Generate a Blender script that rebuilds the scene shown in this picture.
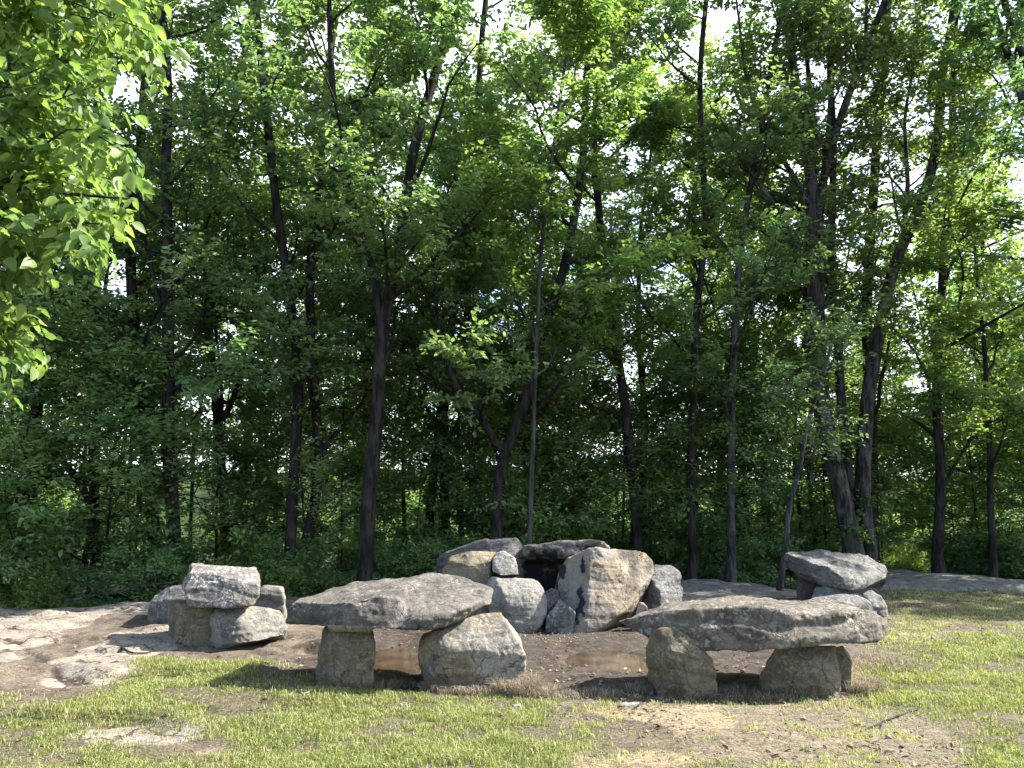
import bpy, bmesh, math, random
import numpy as np
from mathutils import Vector

R = math.radians
sc = bpy.context.scene
col = sc.collection
for o in list(bpy.data.objects):
    bpy.data.objects.remove(o, do_unlink=True)

# ------------------------------------------------------------------ camera
FPX, CAMH, W, HH = 770.0, 1.6, 1024, 768
PITCH = math.atan(116.0 / FPX)
cam_d = bpy.data.cameras.new('camera')
cam_d.sensor_width = 36.0
cam_d.lens = 36.0 * FPX / W
cam_d.clip_start = 0.05
cam_d.clip_end = 3000
cam = bpy.data.objects.new('camera', cam_d)
cam.location = (0, 0, CAMH)
cam.rotation_euler = (R(90) + PITCH, 0, 0)
col.objects.link(cam)
sc.camera = cam

# ------------------------------------------------------------------ light
SUN_EL, SUN_AZ = 43.0, 79.0            # azimuth from +Y (away from camera) towards +X
world = bpy.data.worlds.new('World')
sc.world = world
world.use_nodes = True
nt = world.node_tree
nt.nodes.clear()
sky = nt.nodes.new('ShaderNodeTexSky')
sky.sky_type = 'NISHITA'
sky.sun_disc = False
sky.sun_elevation = R(SUN_EL)
sky.sun_rotation = R(SUN_AZ)
sky.altitude = 300
sky.air_density = 1.0
sky.dust_density = 2.0
sky.ozone_density = 1.0
bgn = nt.nodes.new('ShaderNodeBackground')
bgn.inputs['Strength'].default_value = 0.124
wout = nt.nodes.new('ShaderNodeOutputWorld')
# thin bright summer cloud veil over the blue
tc = nt.nodes.new('ShaderNodeTexCoord')
cn = nt.nodes.new('ShaderNodeTexNoise')
cn.inputs['Scale'].default_value = 2.6
cn.inputs['Detail'].default_value = 6
cn.inputs['Roughness'].default_value = 0.6
cr_ = nt.nodes.new('ShaderNodeMapRange')
cr_.interpolation_type = 'SMOOTHSTEP'
cr_.inputs['From Min'].default_value = 0.36
cr_.inputs['From Max'].default_value = 0.56
cr_.inputs['To Max'].default_value = 0.75
cm = nt.nodes.new('ShaderNodeMix')
cm.data_type = 'RGBA'
cm.inputs[7].default_value = (6.2, 6.4, 6.7, 1)
nt.links.new(tc.outputs['Generated'], cn.inputs['Vector'])
nt.links.new(cn.outputs['Fac'], cr_.inputs['Value'])
# clouds kept to the far side, added to backlight the wood and cut front fill
sx = nt.nodes.new('ShaderNodeSeparateXYZ')
nt.links.new(tc.outputs['Generated'], sx.inputs[0])
cy = nt.nodes.new('ShaderNodeMapRange')
cy.interpolation_type = 'SMOOTHSTEP'
cy.inputs['From Min'].default_value = -0.15
cy.inputs['From Max'].default_value = 0.45
nt.links.new(sx.outputs['Y'], cy.inputs['Value'])
cmul = nt.nodes.new('ShaderNodeMath')
cmul.operation = 'MULTIPLY'
nt.links.new(cr_.outputs['Result'], cmul.inputs[0])
nt.links.new(cy.outputs['Result'], cmul.inputs[1])
nt.links.new(cmul.outputs[0], cm.inputs[0])
nt.links.new(sky.outputs[0], cm.inputs[6])
nt.links.new(cm.outputs[2], bgn.inputs['Color'])
nt.links.new(bgn.outputs[0], wout.inputs['Surface'])

sun_d = bpy.data.lights.new('sun', 'SUN')
sun_d.energy = 4.7
sun_d.angle = R(0.53)
sun_d.color = (1.0, 0.945, 0.86)
sun = bpy.data.objects.new('sun', sun_d)
sdir = Vector((math.sin(R(SUN_AZ)) * math.cos(R(SUN_EL)), math.cos(R(SUN_AZ)) * math.cos(R(SUN_EL)), math.sin(R(SUN_EL))))
sun.rotation_euler = sdir.to_track_quat('Z', 'Y').to_euler()
sun.location = (20, 10, 30)
col.objects.link(sun)

sc.view_settings.view_transform = 'Standard'
sc.view_settings.look = 'None'
sc.view_settings.gamma = 1.0
sc.view_settings.exposure = 1.97
sc.render.engine = 'CYCLES'
sc.cycles.max_bounces = 10
sc.cycles.diffuse_bounces = 5
sc.cycles.glossy_bounces = 3
sc.cycles.transmission_bounces = 7
sc.cycles.caustics_reflective = False
sc.cycles.caustics_refractive = False
sc.cycles.use_denoising = True

# ------------------------------------------------------------------ projection helpers
CP, SP = math.cos(PITCH), math.sin(PITCH)

def P(px, py, Y):
    """world point at world depth Y that this pixel looks at"""
    a, b = (px - W / 2) / FPX, -(py - HH / 2) / FPX
    dy = CP - b * SP
    dz = SP + b * CP
    t = Y / dy
    return Vector((a * t, Y, CAMH + dz * t))

def Gp(px, py, z=0.0):
    a, b = (px - W / 2) / FPX, -(py - HH / 2) / FPX
    dy = CP - b * SP
    dz = SP + b * CP
    t = (z - CAMH) / dz
    return Vector((a * t, dy * t, z))

def project(x, y, z):
    zr = z - CAMH
    f = y * CP + zr * SP
    u = -y * SP + zr * CP
    f = np.where(f < 0.3, 0.3, f)
    return W / 2 + FPX * x / f, HH / 2 - FPX * u / f

# ------------------------------------------------------------------ numpy noise
_rng0 = np.random.default_rng(7)
_TAB = _rng0.random(65536)

def vnoise(p, seed=0):
    p = np.asarray(p, dtype=np.float64)
    i = np.floor(p).astype(np.int64)
    f = p - i
    f = f * f * f * (f * (f * 6 - 15) + 10)
    out = 0
    for dx in (0, 1):
        wx = f[:, 0] if dx else 1 - f[:, 0]
        for dy in (0, 1):
            wy = f[:, 1] if dy else 1 - f[:, 1]
            for dz in (0, 1):
                wz = f[:, 2] if dz else 1 - f[:, 2]
                h = ((i[:, 0] + dx) * 73856093) ^ ((i[:, 1] + dy) * 19349663) ^ ((i[:, 2] + dz) * 83492791) ^ (seed * 2654435)
                out = out + wx * wy * wz * _TAB[(h ^ (h >> 13)) & 65535]
    return out * 2 - 1

def fbm(p, oct=4, seed=0, gain=0.5):
    a, s, out = 1.0, 1.0, 0
    for k in range(oct):
        out = out + a * vnoise(p * s + 17.3 * k, seed + k)
        a *= gain
        s *= 2.03
    return out

def smooth(a, b, x):
    t = np.clip((x - a) / (b - a), 0, 1)
    return t * t * (3 - 2 * t)

def inpoly(px, py, poly):
    n = len(poly)
    r = np.zeros(px.shape, bool)
    j = n - 1
    for i in range(n):
        xi, yi = poly[i]
        xj, yj = poly[j]
        c = ((yi > py) != (yj > py)) & (px < (xj - xi) * (py - yi) / (yj - yi + 1e-12) + xi)
        r ^= c
        j = i
    return r

# ------------------------------------------------------------------ object helpers
def tag(o, label=None, cat=None, group=None, kind=None):
    if label: o['label'] = label
    if cat: o['category'] = cat
    if group: o['group'] = group
    if kind: o['kind'] = kind
    return o

def link(name, me, parent=None, loc=None):
    o = bpy.data.objects.new(name, me)
    col.objects.link(o)
    if parent: o.parent = parent
    if loc is not None: o.location = loc
    return o

def empty(name, loc):
    o = bpy.data.objects.new(name, None)
    o.empty_display_size = 0.2
    col.objects.link(o)
    o.location = loc
    return o

def mesh_np(name, verts, quads=None, tris=None, mat=None, smooth_f=False, attrs=None):
    verts = np.asarray(verts, np.float32)
    me = bpy.data.meshes.new(name)
    me.vertices.add(len(verts))
    me.vertices.foreach_set('co', verts.ravel())
    nq = 0 if quads is None else len(quads)
    ntr = 0 if tris is None else len(tris)
    parts, starts = [], []
    if nq:
        parts.append(np.asarray(quads, np.int32).ravel())
        starts.append(np.arange(nq, dtype=np.int32) * 4)
    if ntr:
        parts.append(np.asarray(tris, np.int32).ravel())
        starts.append(nq * 4 + np.arange(ntr, dtype=np.int32) * 3)
    loops = np.concatenate(parts)
    me.loops.add(len(loops))
    me.loops.foreach_set('vertex_index', loops)
    st = np.concatenate(starts)
    me.polygons.add(len(st))
    me.polygons.foreach_set('loop_start', st)
    if smooth_f:
        me.polygons.foreach_set('use_smooth', np.ones(len(st), bool))
    for k, v in (attrs or {}).items():
        v = np.asarray(v, np.float32)
        if v.ndim == 1:
            me.attributes.new(k, 'FLOAT', 'POINT').data.foreach_set('value', v)
        else:
            me.attributes.new(k, 'FLOAT_COLOR', 'POINT').data.foreach_set('color', v.ravel())
    me.update(calc_edges=True)
    if mat: me.materials.append(mat)
    return me

def copy_tree(o, parent=None):
    c = o.copy()
    col.objects.link(c)
    c.parent = parent
    for ch in o.children:
        copy_tree(ch, c)
    return c

# ------------------------------------------------------------------ material helpers
class NB:
    def __init__(s, name):
        s.m = bpy.data.materials.new(name)
        s.m.use_nodes = True
        s.t = s.m.node_tree
        s.t.nodes.clear()
        s.out = s.t.nodes.new('ShaderNodeOutputMaterial')
    def n(s, typ, **kw):
        nd = s.t.nodes.new(typ)
        for k, v in kw.items(): setattr(nd, k, v)
        return nd
    def put(s, sock, v):
        if hasattr(v, 'is_linked') or isinstance(v, bpy.types.NodeSocket):
            s.t.links.new(v, sock)
        else:
            if isinstance(v, tuple) and len(v) == 3 and sock.type == 'RGBA': v = v + (1,)
            sock.default_value = v
    def noise(s, scale, detail=4, rough=0.55, vec=None, dist=0.0):
        nd = s.n('ShaderNodeTexNoise')
        nd.inputs['Scale'].default_value = scale
        nd.inputs['Detail'].default_value = detail
        nd.inputs['Roughness'].default_value = rough
        nd.inputs['Distortion'].default_value = dist
        if vec is not None: s.put(nd.inputs['Vector'], vec)
        return nd.outputs['Fac']
    def ramp(s, fac, a, b, ca=0.0, cb=1.0):
        nd = s.n('ShaderNodeMapRange', interpolation_type='SMOOTHSTEP')
        s.put(nd.inputs['Value'], fac)
        nd.inputs['From Min'].default_value = a
        nd.inputs['From Max'].default_value = b
        nd.inputs['To Min'].default_value = ca
        nd.inputs['To Max'].default_value = cb
        return nd.outputs['Result']
    def mix(s, fac, a, b, mode='MIX'):
        nd = s.n('ShaderNodeMix', data_type='RGBA', blend_type=mode)
        s.put(nd.inputs['Factor'], fac)
        s.put(nd.inputs['A'], a) if False else s.put([i for i in nd.inputs if i.name == 'A' and i.type == 'RGBA'][0], a)
        s.put([i for i in nd.inputs if i.name == 'B' and i.type == 'RGBA'][0], b)
        return [o for o in nd.outputs if o.type == 'RGBA'][0]
    def math(s, op, a, b=0.0):
        nd = s.n('ShaderNodeMath', operation=op)
        s.put(nd.inputs[0], a)
        s.put(nd.inputs[1], b)
        return nd.outputs[0]
    def attr(s, name):
        return s.n('ShaderNodeAttribute', attribute_name=name)
    def coords(s):
        return s.n('ShaderNodeTexCoord').outputs['Object']
    def mapping(s, vec, scale=(1, 1, 1), rot=(0, 0, 0)):
        nd = s.n('ShaderNodeMapping')
        s.put(nd.inputs['Vector'], vec)
        nd.inputs['Scale'].default_value = scale
        nd.inputs['Rotation'].default_value = rot
        return nd.outputs[0]
    def bump(s, h, strength=0.5, dist=0.02, nrm=None):
        nd = s.n('ShaderNodeBump')
        nd.inputs['Strength'].default_value = strength
        nd.inputs['Distance'].default_value = dist
        s.put(nd.inputs['Height'], h)
        if nrm is not None: s.put(nd.inputs['Normal'], nrm)
        return nd.outputs[0]
    def bsdf(s, color, rough=0.9, spec=0.3, nrm=None):
        nd = s.n('ShaderNodeBsdfPrincipled')
        s.put(nd.inputs['Base Color'], color)
        s.put(nd.inputs['Roughness'], rough)
        nd.inputs['Specular IOR Level'].default_value = spec
        if nrm is not None: s.put(nd.inputs['Normal'], nrm)
        return nd
    def done(s, shader):
        s.t.links.new(shader, s.out.inputs['Surface'])
        return s.m

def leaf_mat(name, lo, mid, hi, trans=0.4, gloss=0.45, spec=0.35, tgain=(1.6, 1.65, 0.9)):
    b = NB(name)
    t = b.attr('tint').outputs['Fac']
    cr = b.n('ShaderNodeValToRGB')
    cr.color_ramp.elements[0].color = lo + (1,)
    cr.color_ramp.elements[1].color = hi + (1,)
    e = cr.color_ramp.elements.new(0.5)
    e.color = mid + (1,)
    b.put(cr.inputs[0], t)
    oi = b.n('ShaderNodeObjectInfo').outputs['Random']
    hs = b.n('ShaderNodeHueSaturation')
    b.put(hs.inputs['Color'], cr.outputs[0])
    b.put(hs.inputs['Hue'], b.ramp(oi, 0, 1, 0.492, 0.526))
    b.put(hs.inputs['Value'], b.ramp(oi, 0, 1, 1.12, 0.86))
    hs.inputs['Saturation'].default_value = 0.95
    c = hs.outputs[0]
    p = b.bsdf(c, gloss, spec)
    tr = b.n('ShaderNodeBsdfTranslucent')
    b.put(tr.inputs['Color'], b.mix(1.0, c, tgain, 'MULTIPLY'))
    ms = b.n('ShaderNodeMixShader')
    ms.inputs[0].default_value = trans
    b.t.links.new(p.outputs[0], ms.inputs[1])
    b.t.links.new(tr.outputs[0], ms.inputs[2])
    return b.done(ms.outputs[0])

def bark_mat(name, c1, c2, lich=(0.2, 0.22, 0.18), lamt=0.35):
    b = NB(name)
    v = b.coords()
    n1 = b.noise(9, 6, 0.65, b.mapping(v, (1, 1, 0.22)))
    n2 = b.noise(2.2, 4, 0.6, v)
    c = b.mix(b.ramp(n1, 0.42, 0.58), c1, c2)
    c = b.mix(b.math('MULTIPLY', b.ramp(n2, 0.52, 0.66), lamt), c, lich)
    h = b.noise(24, 5, 0.6, b.mapping(v, (1, 1, 0.16)))
    nr = b.bump(h, 1.0, 0.06)
    return b.done(b.bsdf(c, 0.95, 0.15, nr).outputs[0])

def rock_mat(name, c1, c2, c3, lichen=0.4, lscale=26.0, lcol=(0.5, 0.5, 0.46), moss=0.25, dark=0.5, strata=0.3, srot=(0, 0, 0), warm=None):
    b = NB(name)
    v = b.coords()
    big = b.noise(2.3, 5, 0.6, v, 0.3)
    mid = b.noise(8.5, 6, 0.65, v)
    fine = b.noise(60, 5, 0.7, v)
    sv = b.mapping(v, (1.2, 1.2, 11), srot)
    st = b.noise(2.0, 5, 0.6, sv, 0.4)
    c = b.mix(b.ramp(big, 0.36, 0.64), c1, c2)
    c = b.mix(b.math('MULTIPLY', b.ramp(mid, 0.5, 0.68), 0.75), c, c3)
    if warm:
        c = b.mix(b.math('MULTIPLY', b.ramp(b.noise(3.1, 4, 0.6, b.mapping(v, (1, 1, 1), (1, 2, 3))), 0.48, 0.62), 0.8), c, warm)
    c = b.mix(b.math('MULTIPLY', b.ramp(st, 0.42, 0.62), strata), c, b.mix(1.0, c, (0.55, 0.5, 0.47), 'MULTIPLY'))
    # dark weathering crust: broad blotches
    dk = b.noise(4.3, 7, 0.72, b.mapping(v, (1, 1, 1), (0.4, 1.1, 0.2)))
    c = b.mix(b.math('MULTIPLY', b.ramp(dk, 0.47, 0.6), dark), c, b.mix(1.0, c, (0.36, 0.35, 0.36), 'MULTIPLY'))
    # moss and algae
    ms = b.noise(3.6, 6, 0.7, b.mapping(v, (1, 1, 1), (2, 0.3, 1)))
    c = b.mix(b.math('MULTIPLY', b.ramp(ms, 0.5, 0.64), moss), c, (0.085, 0.1, 0.03))
    # lichen spots
    vo = b.n('ShaderNodeTexVoronoi', feature='F1')
    vo.inputs['Scale'].default_value = lscale
    b.put(vo.inputs['Vector'], v)
    wob = b.math('ADD', vo.outputs['Distance'], b.math('MULTIPLY', b.math('SUBTRACT', b.noise(38, 4, 0.7, v), 0.5), 1.1))
    patch = b.ramp(b.noise(5.0, 5, 0.7, b.mapping(v, (1, 1, 1), (1, 1, 0.5))), 0.42, 0.6)
    fl = b.ramp(b.noise(lscale * 1.5, 3, 0.62, b.mapping(v, (1, 1, 1), (0.7, 0.2, 0.4)), 0.6), 0.53, 0.62)
    sp = b.math('MAXIMUM', b.math('MULTIPLY', b.ramp(wob, 0.33, 0.2), 0.8), fl)
    sp = b.math('MULTIPLY', sp, patch)
    c = b.mix(b.math('MULTIPLY', sp, lichen), c, lcol)
    # pores and grain
    c = b.mix(b.ramp(fine, 0.3, 0.75), b.mix(1.0, c, (0.72, 0.72, 0.72), 'MULTIPLY'), b.mix(1.0, c, (1.2, 1.2, 1.2), 'MULTIPLY'))
    # cracks
    vc = b.n('ShaderNodeTexVoronoi', feature='DISTANCE_TO_EDGE')
    vc.inputs['Scale'].default_value = 2.6
    nv = b.n('ShaderNodeTexNoise')
    nv.inputs['Scale'].default_value = 4.0
    nv.inputs['Detail'].default_value = 6
    b.put(nv.inputs['Vector'], v)
    va = b.n('ShaderNodeVectorMath', operation='MULTIPLY_ADD')
    b.put(va.inputs[0], nv.outputs['Color'])
    va.inputs[1].default_value = (0.7, 0.7, 0.7)
    b.put(va.inputs[2], v)
    b.put(vc.inputs['Vector'], va.outputs[0])
    crack = b.math('MULTIPLY', b.ramp(vc.outputs['Distance'], 0.022, 0.0), b.ramp(big, 0.45, 0.55))
    c = b.mix(b.math('MULTIPLY', crack, 0.7), c, (0.03, 0.027, 0.024))
    c = b.mix(b.math('MULTIPLY', b.attr('greyed').outputs['Fac'], 0.8), c, b.mix(b.ramp(mid, 0.35, 0.65), (0.13, 0.13, 0.12), (0.22, 0.215, 0.2)))
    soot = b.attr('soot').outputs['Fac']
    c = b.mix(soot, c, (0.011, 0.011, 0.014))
    h = b.math('ADD', b.math('MULTIPLY', mid, 0.6), b.math('MULTIPLY', fine, 0.3))
    h = b.math('ADD', h, b.math('MULTIPLY', st, 0.35))
    h = b.math('SUBTRACT', h, b.math('MULTIPLY', crack, 0.5))
    nr = b.bump(h, 0.75, 0.035)
    return b.done(b.bsdf(c, 0.88, 0.25, nr).outputs[0])

GREY = (0.15, 0.145, 0.135); PALE = (0.25, 0.24, 0.215); DARKR = (0.09, 0.085, 0.08)
TAN = (0.2, 0.16, 0.105)
M_speck = rock_mat('stone_speckled', (0.115, 0.108, 0.1), (0.16, 0.15, 0.135), (0.22, 0.21, 0.195), 1.0, 21, (0.5, 0.48, 0.45), 0.05, 0.35, 0.2)
M_grey = rock_mat('stone_grey', GREY, (0.19, 0.18, 0.16), PALE, 0.6, 20, (0.4, 0.39, 0.36), moss=0.2, dark=0.55)
M_pale = rock_mat('stone_pale', (0.175, 0.165, 0.142), (0.225, 0.21, 0.178), (0.13, 0.12, 0.105), 0.45, 22, (0.4, 0.39, 0.36), moss=0.12, dark=0.5)
M_olive = rock_mat('stone_olive', (0.12, 0.1, 0.066), (0.165, 0.138, 0.094), (0.2, 0.172, 0.122), 0.35, 20, (0.32, 0.31, 0.27), moss=0.35, dark=0.5)
M_slab = rock_mat('stone_slab_purple_grey', (0.092, 0.081, 0.073), (0.124, 0.11, 0.098), (0.168, 0.152, 0.135), 0.4, 19, (0.42, 0.4, 0.37), moss=0.12, dark=0.5)
M_slab2 = rock_mat('stone_slab_mottled', (0.1, 0.086, 0.068), (0.142, 0.124, 0.1), (0.195, 0.17, 0.128), 0.5, 16, (0.4, 0.385, 0.35), moss=0.2, dark=0.65)
M_boul = rock_mat('stone_rusty', (0.19, 0.175, 0.145), (0.25, 0.23, 0.19), (0.2, 0.19, 0.17), 0.55, 20, (0.42, 0.4, 0.36), moss=0.25, dark=0.5, warm=(0.25, 0.175, 0.105))
M_tan = rock_mat('stone_tan', (0.23, 0.2, 0.155), (0.27, 0.22, 0.155), (0.2, 0.165, 0.12), 0.4, 24, (0.38, 0.36, 0.32), moss=0.05, dark=0.35, strata=0.15, warm=(0.26, 0.19, 0.12))
M_yell = rock_mat('stone_yellow', (0.24, 0.2, 0.13), (0.2, 0.165, 0.105), (0.27, 0.24, 0.17), 0.3, 26, (0.4, 0.38, 0.33), moss=0.15, dark=0.45)
M_light = rock_mat('stone_light', (0.22, 0.212, 0.185), (0.28, 0.265, 0.228), (0.17, 0.16, 0.143), 0.4, 22, (0.45, 0.44, 0.4), moss=0.06, dark=0.35)
M_dark = rock_mat('stone_dark', (0.1, 0.092, 0.09), (0.14, 0.13, 0.126), (0.19, 0.18, 0.17), 0.4, 26, (0.34, 0.33, 0.31), moss=0.1, dark=0.55, strata=0.5)
M_blue = rock_mat('stone_blue_grey', (0.112, 0.11, 0.104), (0.15, 0.146, 0.137), (0.2, 0.193, 0.175), 0.45, 19, (0.42, 0.41, 0.38), moss=0.08, dark=0.55)

# ------------------------------------------------------------------ ground
EDGE_PX = np.array([-400, 0, 70, 140, 300, 480, 680, 740, 800, 885, 960, 1024, 1400], float)
EDGE_PY = np.array([622, 613, 607, 604, 597, 588, 579, 583, 592, 572, 575, 580, 586], float)
EDGE_D = np.array([Gp(512, y).y for y in EDGE_PY])

PUD = [(Gp(400, 657), 0.5, 0.7, 1), (Gp(612, 658), 0.5, 0.5, 2)]

def edge_dist(x, y):
    px = 512 + 778 * x / np.maximum(y, 1.0)
    d = np.interp(px, EDGE_PX, EDGE_D)
    n = fbm(np.stack([x * 0.9, y * 0.9, x * 0], -1), 3, 91) * 0.25
    return np.where(y < 2, -5, y - d + n)

ROCK1 = [(-80, 622), (0, 614), (80, 606), (150, 603), (165, 626), (185, 648), (150, 660), (135, 674), (92, 694), (62, 704), (35, 708), (15, 694), (-80, 690)]
ROCK2 = [(58, 737), (110, 728), (200, 727), (228, 732), (170, 742), (90, 745)]
ROCK3 = [(585, 714), (640, 702), (700, 706), (730, 722), (700, 735), (650, 722)]
ROCK4 = [(560, 768), (590, 752), (660, 750), (720, 768), (700, 800), (540, 800)]
ROCK5 = [(170, 755), (200, 748), (236, 760), (200, 768)]
SAND = [(640, 712), (730, 700), (830, 694), (905, 716), (960, 742), (985, 800), (620, 800), (700, 745)]
ROCKB = [(676, 575), (740, 578), (802, 590), (800, 606), (676, 606)]
ROCKC = [(884, 560), (960, 570), (1060, 574), (1060, 586), (960, 582), (890, 586)]
SOIL = [(-60, 676), (0, 668), (34, 652), (70, 634), (112, 622), (152, 616), (156, 634), (112, 640), (76, 654), (46, 670), (60, 690), (95, 690), (70, 706), (30, 712), (10, 696), (-60, 690)]
DARK = [(330, 640), (380, 618), (560, 615), (700, 632), (790, 645), (800, 690), (700, 690), (640, 697), (555, 692), (525, 700), (430, 694), (320, 690), (290, 670)]
GRASS1 = [(62, 712), (120, 676), (165, 660), (250, 664), (330, 684), (420, 690), (530, 692), (560, 712), (600, 740), (560, 764), (400, 800), (236, 800), (228, 738), (110, 724)]
GRASS2 = [(-200, 690), (20, 704), (62, 716), (58, 740), (160, 748), (240, 756), (280, 900), (-400, 900)]
GRASS3 = [(852, 700), (875, 668), (920, 646), (985, 634), (1100, 626), (1400, 640), (1400, 900), (1010, 900), (975, 745), (905, 716)]
SPARSE = [(530, 692), (640, 692), (830, 690), (870, 660), (890, 586), (960, 582), (1300, 590), (1300, 660), (1020, 640), (900, 660), (860, 700), (960, 745), (1000, 900), (500, 900), (560, 760)]

CRACKS = [[(-20, 634), (14, 642), (34, 654), (44, 668), (60, 682), (94, 694), (120, 690)], [(28, 662), (70, 664), (112, 671), (134, 668)], [(52, 676), (74, 680), (96, 690)],
          [(-10, 622), (40, 626), (84, 622), (130, 626)], [(150, 652), (200, 652), (262, 648), (320, 654)]]
CRACKW = [[Gp(*p) for p in l] for l in CRACKS]

def crack_dist(x, y):
    q = np.stack([x, y, 0 * x], -1)
    wx, wy = x + 0.09 * fbm(q * 2.6, 4, 71), y + 0.14 * fbm(q * 2.6, 4, 72)
    best = np.full(x.shape, 9.0)
    for l in CRACKW:
        for a, b in zip(l[:-1], l[1:]):
            ex, ey = b.x - a.x, b.y - a.y
            t = np.clip(((wx - a.x) * ex + (wy - a.y) * ey) / (ex * ex + ey * ey), 0, 1)
            best = np.minimum(best, np.hypot(wx - a.x - t * ex, wy - a.y - t * ey))
    return best

def masks(x, y):
    z0 = np.zeros_like(x)
    px, py = project(x, y, z0)
    q = np.stack([x, y, z0], -1)
    sc_ = 770 / np.maximum(y, 2)
    wx = fbm(q * 3.1, 4, 5) * 0.13 * sc_
    wy = fbm(q * 3.1, 4, 15) * 0.13 * sc_ * 1.6 / np.maximum(y, 2)
    px, py = px + wx, py + wy
    back = y < 2.2
    seam = crack_dist(x, y) < 0.03 + 0.03 * fbm(q * 3.3, 3, 75)
    f = lambda *ps: np.any([inpoly(px, py, p) for p in ps], 0) & ~back
    rock = f(ROCK1, ROCK2, ROCK3, ROCK4, ROCK5, ROCKB, ROCKC) & ~f(SOIL) & ~seam
    sand = f(SAND, ROCK3, ROCK4, ROCK5)
    dark = f(DARK) | seam
    g = f(GRASS1, GRASS2, GRASS3) | (back)
    sp = f(SPARSE)
    return rock, sand, dark, g, sp

def ground_z(x, y, detail=True):
    x = np.asarray(x, float); y = np.asarray(y, float)
    q = np.stack([x, y, np.zeros_like(x)], -1)
    e = edge_dist(x, y)
    z = 0.012 * fbm(q * 0.55, 3, 3) + 0.012 * fbm(q * 2.4, 4, 4)
    z = z - 0.55 * smooth(0.0, 0.9, e) - 0.02 * np.maximum(e, 0) - 0.06 * np.maximum(e - 25, 0) * smooth(25, 45, e)
    z = np.maximum(z, -14 + 0 * z)
    # sandstone ledges on the left outcrop
    ledge = fbm(q * np.array([0.9, 2.0, 1]) + 3.7, 3, 33)
    left = smooth(-0.7, -2.2, x) * smooth(5.2, 6.0, y) * smooth(0.3, -0.3, e)
    z = z + left * (0.03 * smooth(-0.04, 0.0, ledge) + 0.028 * smooth(0.3, 0.34, ledge))
    z = z + 0.05 * smooth(8.6, 10.5, y) * smooth(-1.5, -3.5, x) * smooth(0.3, -0.6, e)
    cd = crack_dist(x, y)
    z = z - 0.028 * np.exp(-(cd / 0.035) ** 2) + 0.012 * np.exp(-((cd - 0.2) / 0.12) ** 2) * left
    for c, rx, ry, s in PUD:
        d = np.sqrt(((x - c.x) / rx) ** 2 + ((y - c.y) / ry) ** 2)
        d = d + 0.22 * fbm(q * 2.2, 3, 40 + s)
        z = np.where(d < 1.6, z * smooth(0.9, 1.6, d) - 0.055 * smooth(1.15, 0.6, d), z)
    if detail:
        z = z + 0.005 * fbm(q * 11, 3, 21)
    return z

def gz(x, y):
    return float(ground_z(np.array([x]), np.array([y]))[0])

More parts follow.
